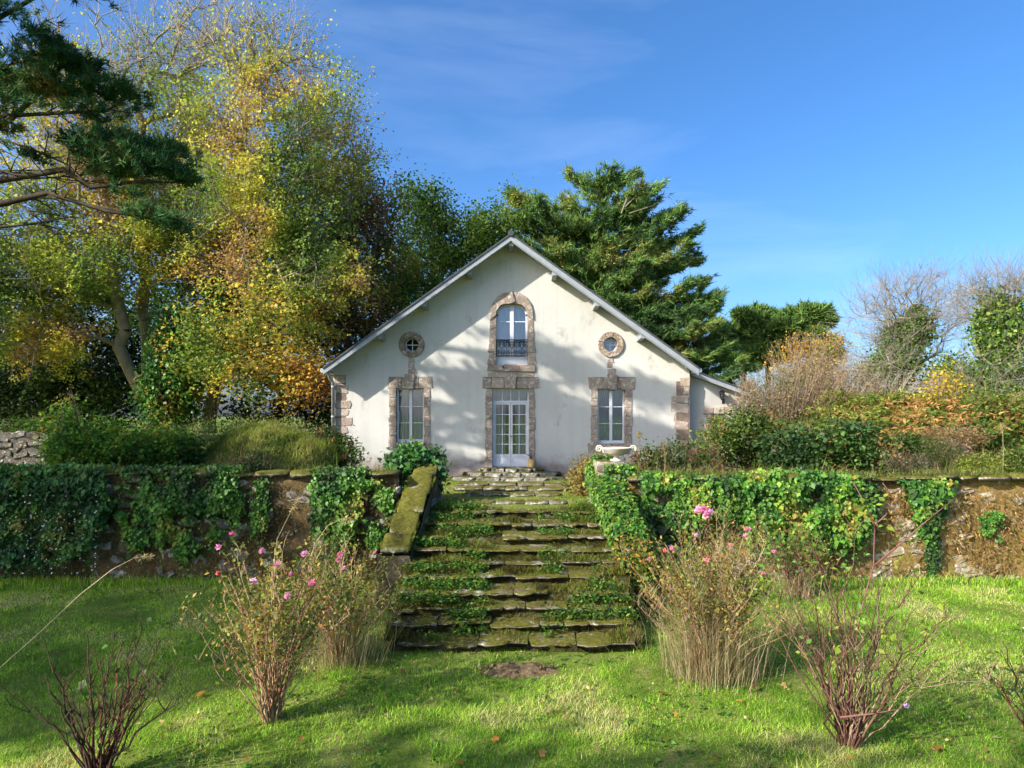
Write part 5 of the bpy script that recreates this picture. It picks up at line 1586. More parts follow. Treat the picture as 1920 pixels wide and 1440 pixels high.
for (px, py, d_, rx, ry, pal, lab, n, ls, sh) in (
    (1700, 872, 15.2, 40, 14, [(3, G_DARK), (3, (.09, .08, .04)), (1, (.3, .28, .22))], 'low grey-flowered plant cushion on the sunlit wall top', 2600, .05, 'slim'),
    (1760, 845, 16.4, 50, 16, [(3, (.22, .14, .11)), (2, (.30, .2, .16)), (2, G_MID)], 'pinkish dry heather patch behind the sunlit wall', 3200, .06, 'slim'),
    (1840, 880, 15.0, 36, 20, [(3, G_MID), (4, G_BRIGHT), (2, G_YEL)], 'fresh green rosette plant spilling over the wall near the right edge', 2400, .10, 'slim'),
    (1905, 875, 15.0, 30, 26, [(4, G_BRIGHT), (3, G_YEL), (1, G_MID)], 'bright green leafy plant at the right frame edge on the wall top', 1800, .12, 'slim'),
    (1690, 835, 16.8, 40, 16, [(3, G_BRIGHT), (3, G_YEL), (2, G_MID)], 'light green leafy clump beside the bramble thicket', 2200, .08, 'kite'),
    (1790, 820, 17.5, 60, 14, [(3, (.25, .17, .08)), (3, G_YEL), (2, G_MID)], 'mixed tan and green undergrowth above the pinkish heather', 3000, .08, 'slim')):
    shrub('low_plant', lab, 'plant', sb(px, d_), [L(px, py, d_, rx, ry, .4, 1)], pal, n, ls, stems=30, shape=sh, group=GLP, clump=.09, stem_r=.006)

# bracken on the bank: arching fronds with leaflets
def bracken(name, label, region, n, pal, d0, d1):
    t = thing(name, label, 'fern', sb((region[0] + region[1]) / 2, (d0 + d1) / 2), 'bracken on the bank')
    C = []; D = []; A = []; B = []; ucol = []
    for _ in range(n):
        dd = random.uniform(d0, d1); px = random.uniform(region[0], region[1]); p = sb(px, dd)
        a = random.uniform(0, 6.28); ln_ = random.uniform(.6, 1.35); u = random.random()
        q = p.copy(); di = np.array([math.cos(a), math.sin(a), 0])
        for i in range(9):
            f = i / 8; nq = p + di * ln_ * .75 * f + np.array([0, 0, ln_ * (1.15 * f - .75 * f * f)]); A.append(q); B.append(nq)
            if i > 1:
                sdv = np.cross(di, [0, 0, 1.0])
                for s in (-1, 1):
                    for j in range(3):
                        C.append(nq + rng.normal(0, .05, 3)); D.append(sdv * s + di * .5 + np.array([0, 0, -.25])); ucol.append(u)
            q = nq
    A = np.array(A[0:]); B = np.array(B)
    branch_mesh('stems', A, B, np.full(len(A), .006), np.full(len(A), .004), 'stem', t, np.tile(np.array([[.25, .16, .06]]), (len(A), 1)))
    leaf_mesh('fronds', np.array(C), .15, pal, t, 'leaf', 'slim', N=np.array([0, -.3, 1.0]), D=np.array(D) * 1.2, nj=.7, dj=.4, cl=np.array(ucol))
    return t


bracken('bracken_patch', 'green and straw bracken at the left of the sunny bank', (1570, 1700), 120, [(3, G_BRIGHT), (3, G_YEL), (2, (.28, .22, .06)), (1, (.32, .18, .06))], 18.5, 21.5)
bracken('bracken_patch', 'orange-brown bracken in the middle of the sunny bank', (1660, 1770), 120, [(2, G_YEL), (3, (.34, .21, .07)), (3, (.36, .17, .05)), (1, G_BRIGHT)], 18.0, 21.0)
bracken('bracken_patch', 'mixed green and rust bracken below the yellow sapling', (1740, 1850), 110, [(3, G_BRIGHT), (2, G_YEL), (3, (.34, .19, .07))], 18.0, 20.5)

# seed-head stalks near the urn
GS = 'dry seed-head stalks near the urn'
for (px, py0, py1, d_, hr, lab, colr) in ((1198, 815, 885, 13.9, .085, 'green agapanthus stalk with round seed head beside the urn', (.16, .2, .03)), (1246, 840, 890, 14.6, .06, 'thin tan seed-head stalk right of the agapanthus', (.3, .22, .12)),
                                          (1880, 800, 900, 14.6, .10, 'tall dry seed stalk on the wall near the right edge', (.34, .25, .14))):
    a = at(px, py1, d_); b = at(px, py0, d_)
    t = thing('seed_stalk', lab, 'plant', a, GS)
    o = branch_mesh('stalk', np.array([a, (a + b) / 2 + [.015, 0, 0]]), np.array([(a + b) / 2 + [.015, 0, 0], b]), np.array([.012, .010]), np.array([.010, .008]), 'stem', t, np.array([colr, colr]))
    q = unit(rng.normal(0, 1, (70, 3)))
    A = np.repeat(b[None], 70, 0); B = b + q * hr
    branch_mesh('seed_head', A, B, np.full(70, .003), np.full(70, .002), 'stem', t, np.tile(np.array([[.32, .24, .09]]), (70, 1)))
    sd_ = leaf_mesh('seeds', B, .025, [(1, (.25, .19, .06)), (1, (.14, .1, .05))], t, 'leaf', 'kite', nj=1, dj=1)
    sd_['kind'] = 'stuff'

# ------------------------------------------------------------------ ivy on walls
def ivy(label, region, n, pal, size=.10, y=None, out=.10, seed=0, base=None, top_over=True, thr=.40, group='ivy hanging on the garden walls', fr=1.1):
    """region: polygon in photo pixels on the wall plane"""
    yw = (WALL_Y - .12) if y is None else y
    P = np.array(region, float)
    x0, x1, y0, y1 = P[:, 0].min(), P[:, 0].max(), P[:, 1].min(), P[:, 1].max()
    C = []
    while len(C) < n:
        px = rng.uniform(x0, x1, n); py = rng.uniform(y0, y1, n)
        inside = np.zeros(n, bool); j = len(P) - 1
        for i in range(len(P)):
            c = ((P[i, 1] > py) != (P[j, 1] > py)) & (px < (P[j, 0] - P[i, 0]) * (py - P[i, 1]) / (P[j, 1] - P[i, 1] + 1e-9) + P[i, 0]); inside ^= c; j = i
        k = fbm(px / 38.0 * fr, py / 38.0 * fr, 50 + seed, 3)
        ok = inside & (k > thr)
        px = px + rng.normal(0, 5, n); drop = np.where(fbm(px / 9.0, px * 0 + seed, 77, 2) > .56, rng.exponential(16, n) * (rng.random(n) < .22), 0); py = py + np.abs(rng.normal(0, 3, n)) + drop
        for a, b, kk in zip(px[ok], py[ok], k[ok]):
            dd = yw - abs(rng.normal(0, out)) * (.4 + 2 * (kk - thr))
            C.append(at(a, b, dd))
            if len(C) >= n: break
    C = np.array(C[:n])
    if top_over: C[:, 1] += np.where(C[:, 2] > 2.12, rng.random(n) * .5, 0)
    b = C.mean(0); b[2] = C[:, 2].min()
    t = thing('ivy', label, 'ivy', b, group)
    cl = np.clip((fbm(C[:, 0] * 1.6, C[:, 2] * 1.6, 61 + seed, 3) - .5) * 1.8 + .5, 0, .99)
    leaf_mesh('leaves', C, size, pal, t, 'ivy_leaf', 'broad', N=np.array([-.15, -1.0, .45]), D=np.array([0, -.15, -1.0]), nj=.5, dj=.45, cl=cl, sj=.4, jit=.3)
    k = min(60, n // 20); A = C[rng.integers(0, n, k)]; A[:, 1] += .06; B = A + np.stack([rng.normal(0, .15, k), rng.normal(0, .02, k), rng.uniform(-.6, -.15, k)], 1)
    branch_mesh('vines', A, B, np.full(k, .008), np.full(k, .005), 'stem', t, np.tile(np.array([[.09, .06, .035]]), (k, 1)))
    return t


ivy('thick ivy curtain at the far left of the shaded wall', [(-40, 868), (190, 870), (205, 950), (170, 1010), (120, 1050), (-40, 1060)], 18832, P_IVY_DEEP, 0.061, seed=1, out=.14, thr=.34)
ivy('ivy sheet hanging in the middle of the shaded wall', [(212, 872), (440, 872), (452, 960), (400, 1010), (330, 1045), (250, 1040), (225, 960)], 15693, P_IVY, 0.058, seed=2, out=.10, thr=.44)
ivy('narrow bright ivy drape between drain holes on the shaded wall', [(585, 876), (680, 874), (676, 960), (655, 1000), (640, 1030), (590, 990)], 7533, P_IVY, 0.061, seed=3, out=.11, thr=.33)
ivy('thin ivy strand between the bare patches of the shaded wall', [(480, 890), (500, 890), (498, 990), (470, 1000)], 878, P_IVY, 0.048, seed=12, out=.05, thr=.3)
ivy('sparse ivy in the corner beside the mossy stair wall', [(680, 900), (730, 890), (732, 1000), (690, 1040), (700, 960)], 2720, P_IVY, 0.051, seed=4, out=.08, thr=.45)
ivy('great bright ivy sheet in the middle of the sunlit wall', [(1345, 890), (1480, 878), (1640, 890), (1640, 960), (1610, 1010), (1560, 1035), (1450, 1030), (1390, 990), (1350, 960)], 26156, P_IVY, 0.064, seed=5, out=.14, thr=.30)
ivy('bright ivy over the wall between stair and bare patch', [(1205, 885), (1345, 888), (1330, 950), (1300, 985), (1250, 1010), (1215, 960)], 10881, P_IVY, 0.061, seed=6, out=.11, thr=.34)
ivy('small ivy drape on the right of the sunlit wall', [(1695, 893), (1785, 893), (1775, 935), (1755, 990), (1735, 1000), (1715, 950)], 3557, P_IVY, 0.061, seed=7, out=.08, thr=.36)
ivy('small ivy tuft on the bare ochre end of the sunlit wall', [(1838, 968), (1860, 952), (1876, 962), (1862, 988), (1846, 1004), (1850, 984)], 544, P_IVY, 0.055, seed=8, out=.07, thr=.3)
ivy('faint ivy strand low on the sunlit wall', [(1738, 990), (1756, 985), (1762, 1090), (1742, 1095)], 544, P_IVY, 0.048, seed=9, out=.04, thr=.35)
# ivy over the right stair wall, both faces and top
t = thing('ivy', 'dense ivy mantle over the right stair wall below the urn', 'ivy', (2.2, 12.9, 0), 'ivy hanging on the garden walls')
C = []; Nn = []
for _ in range(17000):
    u = random.random() ** .8; y = 11.3 + 3.3 * u; zt = 1.02 + 1.4 * u
    w = random.random()
    if w < .30: p = (1.92 - .12 * u + random.uniform(0, .56), y, zt + .04 + abs(random.gauss(0, .07))); nn = (0, -.4, 1)
    elif w < .50: p = (1.90 - .12 * u - abs(random.gauss(0, .05)), y, zt - random.random() ** 1.6 * .55); nn = (-1, -.4, .3)
    elif w < .72: p = (random.uniform(1.88, 2.5), 11.30 - abs(random.gauss(0, .10)), random.random() * 1.05); nn = (-.1, -1, .3)
    else: p = (2.50 - .1 * u + abs(random.gauss(0, .12)), y, zt * random.random()); nn = (1, -.6, .4)
    C.append(p); Nn.append(nn)
for _ in range(2200):
    C.append((random.uniform(1.98, 2.6), 13.60 - abs(random.gauss(0, .08)), random.uniform(1.5, 2.42))); Nn.append((-.1, -1, .4))
C = np.array(C)
low = C[:, 1] < 11.6
pal_low = [(3, G_MID), (3, G_BRIGHT), (3, G_YEL), (2, ORA), (1, BRN)]
leaf_mesh('leaves', C[~low], .062, P_IVY, t, 'ivy_leaf', 'ivy', N=np.array(Nn, float)[~low], D=np.array([0, -.3, -.8]), nj=.4, dj=.4)
leaf_mesh('leaves', C[low], .065, pal_low, t, 'leaf', 'kite', N=np.array(Nn, float)[low], D=np.array([0, -.3, -.6]), nj=.6, dj=.6)
A = C[::60] + np.array([.05, .06, 0]); B = A + np.array([0, -.05, -.3])
branch_mesh('vines', A, B, np.full(len(A), .009), np.full(len(A), .006), 'stem', t, np.tile(np.array([[.09, .06, .035]]), (len(A), 1)))
shrub('ivy_bush', 'ivy bush crowning the top of the mossy stair wall', 'ivy', (-1.98, 14.5, 2.35), [L(770, 858, 14.6, 30, 18, .3, 1), L(745, 880, 14.5, 18, 26, .3, .7), L(812, 866, 14.7, 18, 20, .25, .6), L(822, 890, 14.4, 8, 26, .2, .3)],
      P_IVY_DEEP, 2600, .09, stems=14, mat='ivy_leaf', shape='ivy', clump=.09, N=np.array([-.2, -.7, .6]), D=np.array([0, 0, -.6]))
# fleabane with tiny white daisies on the shaded wall
t = thing('fleabane', 'trailing fleabane dotted with tiny white daisies on the far left wall', 'plant', at(100, 1060, 13.0), None)
n = 3200
px = np.clip(rng.normal(90, 60, n), -30, 185); py = np.clip(rng.normal(1000, 45, n), 930, 1075)
C = np.array([at(a, b, 13.05 - abs(random.gauss(0, .1))) for a, b in zip(px, py)])
leaf_mesh('leaves', C, .05, [(4, (.015, .035, .012)), (4, G_DARK), (2, G_MID)], t, 'leaf', 'slim', N=np.array([0, -1, .4]), nj=.6)
k = C[rng.integers(0, n, 180)] + np.array([0, -.09, .02])
dz_ = leaf_mesh('daisies', k, .028, [(1, (.75, .73, .72)), (.4, (.7, .6, .62))], t, 'petal', 'ivy', N=np.array([0, -1, .5]), nj=.35)
dz_['kind'] = 'stuff'
A = C[:150]; st_ = branch_mesh('stems', A, A + rng.normal(0, .08, A.shape), np.full(150, .004), np.full(150, .003), 'stem', t, np.tile(np.array([[.08, .09, .03]]), (150, 1)))
st_['kind'] = 'stuff'

# ------------------------------------------------------------------ rose bushes and dry canes on the lawn
def rose_bush(name, label, base, h, spread, nst, cols, leafn, lpal, flowers, r0=.012, lsz=.05, fork=3, twl=.5, seed=0, vertical=.0, dry=0, group=None, cone=1.0, lmin=.35, wob=.022):
    """rose bush > stems, foliage, each flower"""
    t = thing(name, label, 'bush', base, group)
    rs = random.Random(seed)
    A = []; B = []; ra = []; rb = []; cc = []; tips = []
    b = np.asarray(base, float)
    for s in range(nst):
        a = rs.uniform(0, 6.283); out = (rs.random() ** .6) * spread * cone; hh = h * rs.uniform(.55, 1.0) * (1 - .25 * (out / spread) ** 2)
        c = np.array(cols[rs.randrange(len(cols))]) * rs.uniform(.75, 1.25)
        p = b + np.array([math.cos(a), math.sin(a), 0]) * rs.random() * (.10 + .25 * vertical * spread); m = 7; rr = r0 * rs.uniform(.55, 1.15); pr = p
        bend = rs.gauss(0, .10)
        for i in range(1, m + 1):
            f = i / m
            g = f * (.55 + .45 * f) if vertical < .5 else f * f * .6 + .4 * f
            q = p + np.array([math.cos(a + bend * f) * out * g, math.sin(a + bend * f) * out * g * .8, hh * (f - .10 * f * f * (out / spread)) * 1.05]) + np.array([rs.gauss(0, wob), rs.gauss(0, wob), rs.gauss(0, wob * .5)])
            A.append(pr); B.append(q); ra.append(rr * (1 - .62 * (i - 1) / m)); rb.append(rr * (1 - .62 * i / m)); cc.append(c)
            if f > lmin:
                for _ in range(fork if i > 3 else 1):
                    if rs.random() < .62:
                        ang = rs.uniform(0, 6.283); l = twl * rs.uniform(.35, 1.0) * (1.1 - .4 * f)
                        e1 = q + (np.array([math.cos(ang), math.sin(ang), 0]) * .42 + np.array([0, 0, .75])) * l * .6
                        e2 = e1 + (np.array([math.cos(ang + rs.gauss(0, .6)), math.sin(ang), 0]) * .5 + np.array([0, 0, rs.uniform(.2, .9)])) * l * .5
                        A += [q, e1]; B += [e1, e2]; ra += [rr * .42, rr * .3]; rb += [rr * .3, rr * .15]; cc += [c * 1.05, c * 1.1]
                        tips.append(e1); tips.append(e2)
            pr = q
        tips.append(pr)
    branch_mesh('stems', np.array(A), np.array(B), np.array(ra), np.array(rb), 'stem', t, np.array(cc), .02)
    tips = np.array(tips)
    if leafn:
        C = tips[rng.integers(0, len(tips), leafn)] + rng.normal(0, .055, (leafn, 3))
        leaf_mesh('foliage', C, lsz, lpal, t, 'leaf', 'kite', nj=.8, dj=.8, cl=np.clip((fbm(C[:, 0] * 3, C[:, 2] * 3, 71 + seed) - .5) * 2 + .5, 0, .99))
    if dry:
        a = rng.random(dry) * 6.283; rr_ = np.abs(rng.normal(0, .36, dry)) * spread
        P = b + np.stack([np.cos(a) * rr_, np.sin(a) * rr_ * .8, np.zeros(dry)], 1)
        hh_ = h * (.12 + .55 * rng.random(dry) ** 1.5)
        o = grass_mesh('dry_grass', P, hh_, np.full(dry, .006), [(3, (.32, .25, .15)), (3, (.42, .34, .22)), (2, (.22, .18, .09)), (2, (.15, .18, .04))], t, .34, dirn=np.stack([np.cos(a), np.sin(a), np.zeros(dry)], 1) * .28)
        o['kind'] = 'stuff'
    for f in flowers:
        px, py, dd, rad, c = f
        p = at(px, py, dd)
        # nearest twig carries the bloom
        i = int(np.argmin(np.linalg.norm(tips - p, axis=1)))
        k = 26; ph = np.arange(k) * 2.4; e = np.linspace(1.35, .05, k)
        dirs = np.stack([np.cos(ph) * np.cos(e), np.sin(ph) * np.cos(e), np.sin(e)], 1)
        tilt = Euler((rs.uniform(.2, .9), rs.uniform(-.4, .4), 0)).to_matrix(); dirs = dirs @ np.array(tilt).T
        fl_o = leaf_mesh('flower', p + dirs * rad * .22, rad * .72, [(2, c), (1, tuple(min(.85, v * 1.35 + .03) for v in c)), (1, tuple(v * .7 for v in c))], t, 'petal', 'maple', N=dirs * 1.5, D=np.array([0, 0, .8]), nj=.25, dj=.3, jit=.12)
        q = tips[i]
        branch_mesh('flower_stalk', np.array([q]), np.array([p]), np.array([.004]), np.array([.003]), 'stem', t, np.array([[.13, .15, .04]]))
    return t


PINK = (.76, .32, .50); HOT = (.70, .18, .36); PALE = (.72, .30, .34); CORAL = (.62, .16, .14)
TAN = [(.36, .25, .14), (.44, .32, .18), (.28, .18, .10), (.30, .14, .08)]
RED = [(.15, .06, .05), (.19, .11, .075), (.12, .055, .04), (.25, .17, .11), (.16, .10, .06)]
DARKS = [(.06, .03, .02), (.10, .045, .028), (.07, .045, .03)]
P_ROSE = [(3, (.10, .14, .025)), (3, (.16, .19, .03)), (2, (.30, .24, .05)), (1, (.28, .13, .04)), (2, (.05, .08, .02))]
bl = on_ground(508, 1350)
fl_l = [(492, 1036, 6.9, .060, PINK), (545, 1078, 6.9, .045, HOT), (570, 1042, 6.9, .065, PINK), (435, 1002, 7.3, .05, HOT), (410, 1028, 7.1, .055, PINK), (475, 1093, 6.9, .06, PINK), (585, 1096, 6.8, .06, HOT),
        (540, 1120, 6.8, .06, PINK), (410, 1077, 7.1, .05, CORAL), (520, 1062, 6.9, .06, PINK), (637, 1042, 7.3, .05, HOT)]
rose_bush('rose_bush', 'big tan rose bush with many pink blooms left of the stairs', bl, 2.05, .92, 80, TAN, 3600, P_ROSE, fl_l, .011, .045, seed=1, lmin=.35, twl=.4)
rose_bush('rose_bush', 'leaning rose bush behind the big left one at the foot of the stair wall', on_ground(640, 1243), 1.75, .8, 60, TAN, 3000, P_ROSE,
          [(645, 1067, 8.6, .055, PINK), (703, 1037, 8.9, .045, HOT), (634, 1050, 8.8, .05, HOT), (600, 1020, 9.0, .04, PINK)], .012, .05, seed=2, dry=900, twl=.45)
fl_r = [(1312, 960, 8.0, .10, PINK), (1325, 968, 7.95, .10, PINK), (1320, 958, 8.05, .09, (.66, .18, .38)), (1332, 962, 8.0, .07, PINK), (1400, 995, 8.2, .06, PALE), (1404, 994, 8.2, .05, PINK), (1397, 1006, 8.2, .05, PINK), (1260, 1030, 8.0, .065, PINK),
        (1324, 1052, 7.9, .055, PALE), (1217, 1050, 8.3, .05, PALE), (1370, 1024, 8.0, .05, PALE), (1350, 1036, 8.0, .04, PALE), (1306, 1005, 8.2, .05, PINK), (1246, 1034, 8.1, .035, CORAL)]
rose_bush('rose_bush', 'dense straw-coloured rose clump with pink cluster right of the stairs', on_ground(1335, 1268), 2.05, .92, 130, TAN + [(.46, .36, .2)], 5000, P_ROSE, fl_r, .009, .045, seed=3, vertical=.9, dry=2300, twl=.5, lmin=.4)
rose_bush('rose_bush', 'bare red-stemmed rose bush fanning out in the right foreground', on_ground(1592, 1398), 2.15, 1.2, 66, RED, 420, [(3, (.10, .2, .03)), (2, (.2, .26, .03))], [(1700, 1326, 6.3, .045, (.42, .30, .60))], .0115, .06, seed=4, wob=.042, fork=2, twl=.42, lmin=.4, cone=.95)
# its long arching canes
CANES = []
for pts in (((1592, 1398, 6.71), (1598, 1280, 6.65), (1612, 1150, 6.6), (1638, 1060, 6.6), (1640, 985, 6.6), (1620, 940, 6.6), (1600, 905, 6.6)), ((1640, 1060, 6.6), (1700, 1010, 6.5), (1745, 970, 6.5), (1790, 935, 6.5)), ((1640, 985, 6.6), (1668, 960, 6.6), (1672, 930, 6.7), (1655, 905, 6.7)), ((1590, 1398, 6.71), (1540, 1330, 6.65), (1495, 1260, 6.6), (1460, 1190, 6.6), (1428, 1145, 6.6)), ((1575, 1345, 6.5), (1640, 1338, 6.4), (1698, 1327, 6.3))):
    CANES.append(MB().tube([at(*p) for p in pts], [.011 - .007 * i / (len(pts) - 1) for i in range(len(pts))], 6))
M['red_cane'] = m_plain('red_cane', (.17, .075, .065), .6, .3, .2, 20)
rb4 = [o for o in COL.objects if o.get('label', '').startswith('bare red-stemmed')][0]
for c_ in CANES: c_.build('long_cane', M['red_cane'], rb4, True)
cb = []
for a, b, dd, k in ((1620, 950, 6.6, 34), (1660, 985, 6.6, 22), (1745, 972, 6.5, 14), (1705, 1010, 6.5, 10), (1590, 1010, 6.6, 14), (1640, 925, 6.6, 12), (1545, 1085, 6.6, 16), (1700, 1070, 6.5, 8), (1770, 950, 6.5, 8)):
    for _ in range(k): cb.append(at(a + random.gauss(0, 13), b + random.gauss(0, 10), dd + random.gauss(0, .06)))
leaf_mesh('foliage', np.array(cb), .06, [(3, (.11, .19, .03)), (2, (.22, .26, .03)), (1, (.26, .15, .03))], rb4, 'leaf', 'kite', nj=.7)
rose_bush('rose_bush', 'small dark bramble rose in front of the sunlit ivy wall', on_ground(1490, 1118), 1.25, .75, 40, RED + [(.12, .08, .05)], 900, P_ROSE, [(1450, 1036, 11.6, .06, HOT), (1430, 1076, 11.4, .06, HOT)], .012, .06, seed=5, dry=500)
rose_bush('rose_bush', 'dark bare rose stems in the left foreground', on_ground(185, 1462), 1.5, .8, 36, DARKS, 60, [(1, (.02, .05, .015)), (1, (.05, .09, .02))], [], .014, .075, seed=6, fork=2, twl=.35, lmin=.4)
fr_b = on_ground(1945, 1405)
rose_bush('rose_bush', 'dark twiggy rose with large leaves cut by the right frame edge', fr_b, 1.25, .50, 14, DARKS, 55, [(1, (.03, .07, .015)), (1, (.08, .12, .02))], [], .012, .09, seed=8, fork=2, twl=.4, lmin=.2)
# arching straw cane at the left and a few dry grass plumes
GC = 'long dry grass stalks'
for lab, pts, r_ in (('long pale cane arching over the lawn at the left', ((-95, 1345, 7.3), (-20, 1270, 7.3), (70, 1190, 7.3), (150, 1115, 7.3), (210, 1068, 7.3), (252, 1046, 7.3), (284, 1043, 7.3)), .008),
                     ('dry grass stalk bending above the left rose bushes', ((545, 1200, 8.3), (570, 1100, 8.3), (590, 1020, 8.3), (615, 985, 8.3), (640, 974, 8.3), (660, 976, 8.3)), .007),
                     ('straight dry grass stalk rising from the big left rose bush', ((500, 1150, 7.6), (520, 1010, 7.6), (545, 960, 7.6), (560, 935, 7.6)), .006)):
    P = [at(*p) for p in pts]
    t = thing('dry_stalk', lab, 'stalk', (P[0][0], P[0][1], 0), GC)
    foot = P[0].copy(); foot[2] = 0; foot[0] -= .05 if P[0][2] > .05 else 0
    Q = ([foot] if P[0][2] > .05 else []) + P
    n = len(Q)
    branch_mesh('stalk', np.array(Q[:-1]), np.array(Q[1:]), np.linspace(r_, r_ * .5, n - 1), np.linspace(r_ * .9, r_ * .35, n - 1), 'stem', t, np.tile(np.array([[.46, .36, .22]]), (n - 1, 1)), .01)
    tip = Q[-1]; a_ = Q[-2]
    C = a_ + (tip - a_) * rng.random((70, 1)) + rng.normal(0, .012, (70, 3))
    leaf_mesh('plume', C, .05, [(1, (.45, .36, .22)), (1, (.34, .25, .14))], t, 'leaf', 'slim', D=(tip - a_) * 3, dj=.3)

# ------------------------------------------------------------------ grass, weeds, moss
P_GRASS = [(3, (.08, .18, .015)), (5, (.17, .33, .024)), (5, (.27, .44, .04)), (4, (.39, .51, .08)), (1.8, (.48, .44, .21))]
# lawn: density thins with distance from the camera
parts_ = []
N0 = 450000
yy = 4.6 + (13.1 - 4.6) * rng.random(N0) ** 1.15
xx = (rng.random(N0) * 2 - 1) * (.84 * yy + 1.9)
keep = ~((np.abs(xx) < 1.95) & (yy > 9.55)) & (rng.random(N0) < .55 + .75 * (fbm(xx * 1.3, yy * 1.3, 81) - .2))
bare = (fbm(xx * .8 + 20, yy * .8, 85, 3) > .62) & (rng.random(N0) < .6)
md = ((xx - .12) / .5) ** 2 + ((yy - 8.62) / .22) ** 2 < 1
keep &= ~bare & ~(md & (rng.random(N0) < .62))
xx = xx[keep]; yy = yy[keep]
P = np.stack([xx, yy, ground_z(xx, yy) - .005], 1)
tall = .028 + .05 * fbm(xx * .9, yy * .9, 83, 3) + .04 * (fbm(xx * 3.1, yy * 3.1, 84) > .68)
cl = np.clip((fbm(xx * 1.1, yy * 1.1, 82, 4) - .5) * 2.0 + .5, 0, .99)
gr = grass_mesh('grass', P, tall * np.exp(rng.normal(0, .28, len(xx))), (.0042 + .00045 * yy) * np.exp(rng.normal(0, .2, len(xx))), P_GRASS, None, .75, cl, simple=True)
tag(gr, 'short bright green lawn grass in front of the stairs', 'grass', kind='stuff')
# broad-leaved weeds and clover in the turf
n = 900
yy = 4.9 + 8.0 * rng.random(n) ** 1.1; xx = (rng.random(n) * 2 - 1) * (.82 * yy)
ok = (fbm(xx * 1.1 + 5, yy * 1.1, 87, 3) > .50) & ~((np.abs(xx) < 1.95) & (yy > 9.5))
c_ = np.repeat(np.stack([xx, yy, ground_z(xx, yy) + .018], 1)[ok], 8, 0) + rng.normal(0, .03, (ok.sum() * 8, 3)) * np.array([1, 1, .25])
lw = leaf_mesh('lawn_weeds', c_, .045, [(3, (.05, .12, .02)), (4, (.09, .20, .025)), (3, (.16, .27, .04)), (.5, (.3, .26, .12))], None, 'leaf', 'broad', nj=.35, dj=1)
tag(lw, 'low clover and broad-leaved weeds scattered through the lawn', 'weeds', kind='stuff')
# dead leaf crumbs and thatch between the blades
n = 5200
yy = 4.8 + 8.2 * rng.random(n); xx = (rng.random(n) * 2 - 1) * (.82 * yy)
ok = (fbm(xx * .9 + 20, yy * .9, 85, 3) > .50) & ~((np.abs(xx) < 1.95) & (yy > 9.5))
c_ = np.stack([xx, yy, ground_z(xx, yy) + .022], 1)[ok]
lt = leaf_mesh('leaf_litter', c_, .032, [(3, (.30, .22, .12)), (2, (.22, .13, .06)), (2, (.40, .33, .2)), (1, (.34, .17, .05))], None, 'leaf', 'kite', nj=.5, dj=1, sj=.4)
tag(lt, 'brown leaf crumbs and thatch lying in the lawn', 'litter', kind='stuff')
# terrace and landing grass
N0 = 25000
yy = rng.uniform(13.5, 19.2, N0); xx = rng.uniform(-12.5, 12.5, N0)
keep = ~((np.abs(xx) < 1.3) & (yy > 17.9))
path = np.abs(xx) < .55
keep &= ~(path & (rng.random(N0) < .55))
xx = xx[keep]; yy = yy[keep]
P = np.stack([xx, yy, ground_z(xx, yy) - .01], 1)
hgt = np.where(np.abs(xx) < 1.9, .07, .20) * np.exp(rng.normal(0, .3, len(xx)))
tg = grass_mesh('terrace_grass', P, hgt, np.full(len(xx), .010), [(3, (.05, .09, .015)), (4, (.11, .17, .02)), (3, (.22, .24, .05)), (2, (.3, .25, .11))], None, .6, np.clip((fbm(xx * 1.2, yy * 1.2, 92, 3) - .5) * 2 + .5, 0, .99))
tag(tg, 'longer straw and green grass on the terrace and the landing', 'grass', kind='stuff')
# dry undergrowth on the bank
N0 = 26000
yy = rng.uniform(14.2, 26, N0); xx = rng.uniform(2.6, 20, N0)
keep = ~((xx < 8.0) & (yy > 18.9))
xx = xx[keep]; yy = yy[keep]
P = np.stack([xx, yy, ground_z(xx, yy) - .02], 1)
ug = grass_mesh('undergrowth', P, .42 * np.exp(rng.normal(0, .35, len(xx))), np.full(len(xx), .018), [(3, (.07, .10, .02)), (3, (.16, .18, .03)), (3, (.28, .22, .09)), (2, (.36, .24, .12))], None, .7, np.clip((fbm(xx * .8, yy * .8, 95, 3) - .5) * 2 + .5, 0, .99))
tag(ug, 'rough dry grass and weeds covering the right bank', 'undergrowth', kind='stuff')
# moss and weeds on the steps
C = []; H = []; lf = []
for k in range(NST):
    z = RISE * (k + 1); y0 = ystep[k]; y1 = ystep[k + 1] if k + 1 < NST else y0 + .5
    n = 4600
    x = rng.uniform(-1.9, 1.92, n); y = y0 + (y1 - y0) * rng.random(n) ** .7
    wgt = fbm(x * 1.8, y * 1.8 + k * 2, 101, 3) + .16 * (np.abs(x) / 1.9) ** 2 + .10 * (y > y0 + .12)
    ok = wgt > .53
    C.append(np.stack([x[ok], y[ok], np.full(ok.sum(), z - .005)], 1)); H.append(.022 + .10 * np.maximum(wgt[ok] - .60, 0) / .3)
    n = 760
    x = np.where(rng.random(n) < .62, rng.uniform(-1.85, -.4, n), rng.uniform(.5, 1.9, n)); y = y0 + .08 + (y1 - y0) * rng.random(n)
    ok = fbm(x * 1.4 + 7, y * 1.4 + k * 3, 107, 3) > .53
    lf.append(np.stack([x[ok], y[ok], z + .02 + rng.random(ok.sum()) * .09], 1))
for k in range(NST):
    n = 900; x = rng.uniform(-1.88, 1.9, n); ok = fbm(x * 2.2, np.full(n, k * 5.1), 171, 3) > .47; x = x[ok]
    C.append(np.stack([x, ystep[k] + .03 + rng.random(len(x)) * .04, RISE * (k + 1) - .02 - rng.random(len(x)) * RISE], 1)); H.append(np.full(len(x), .03))
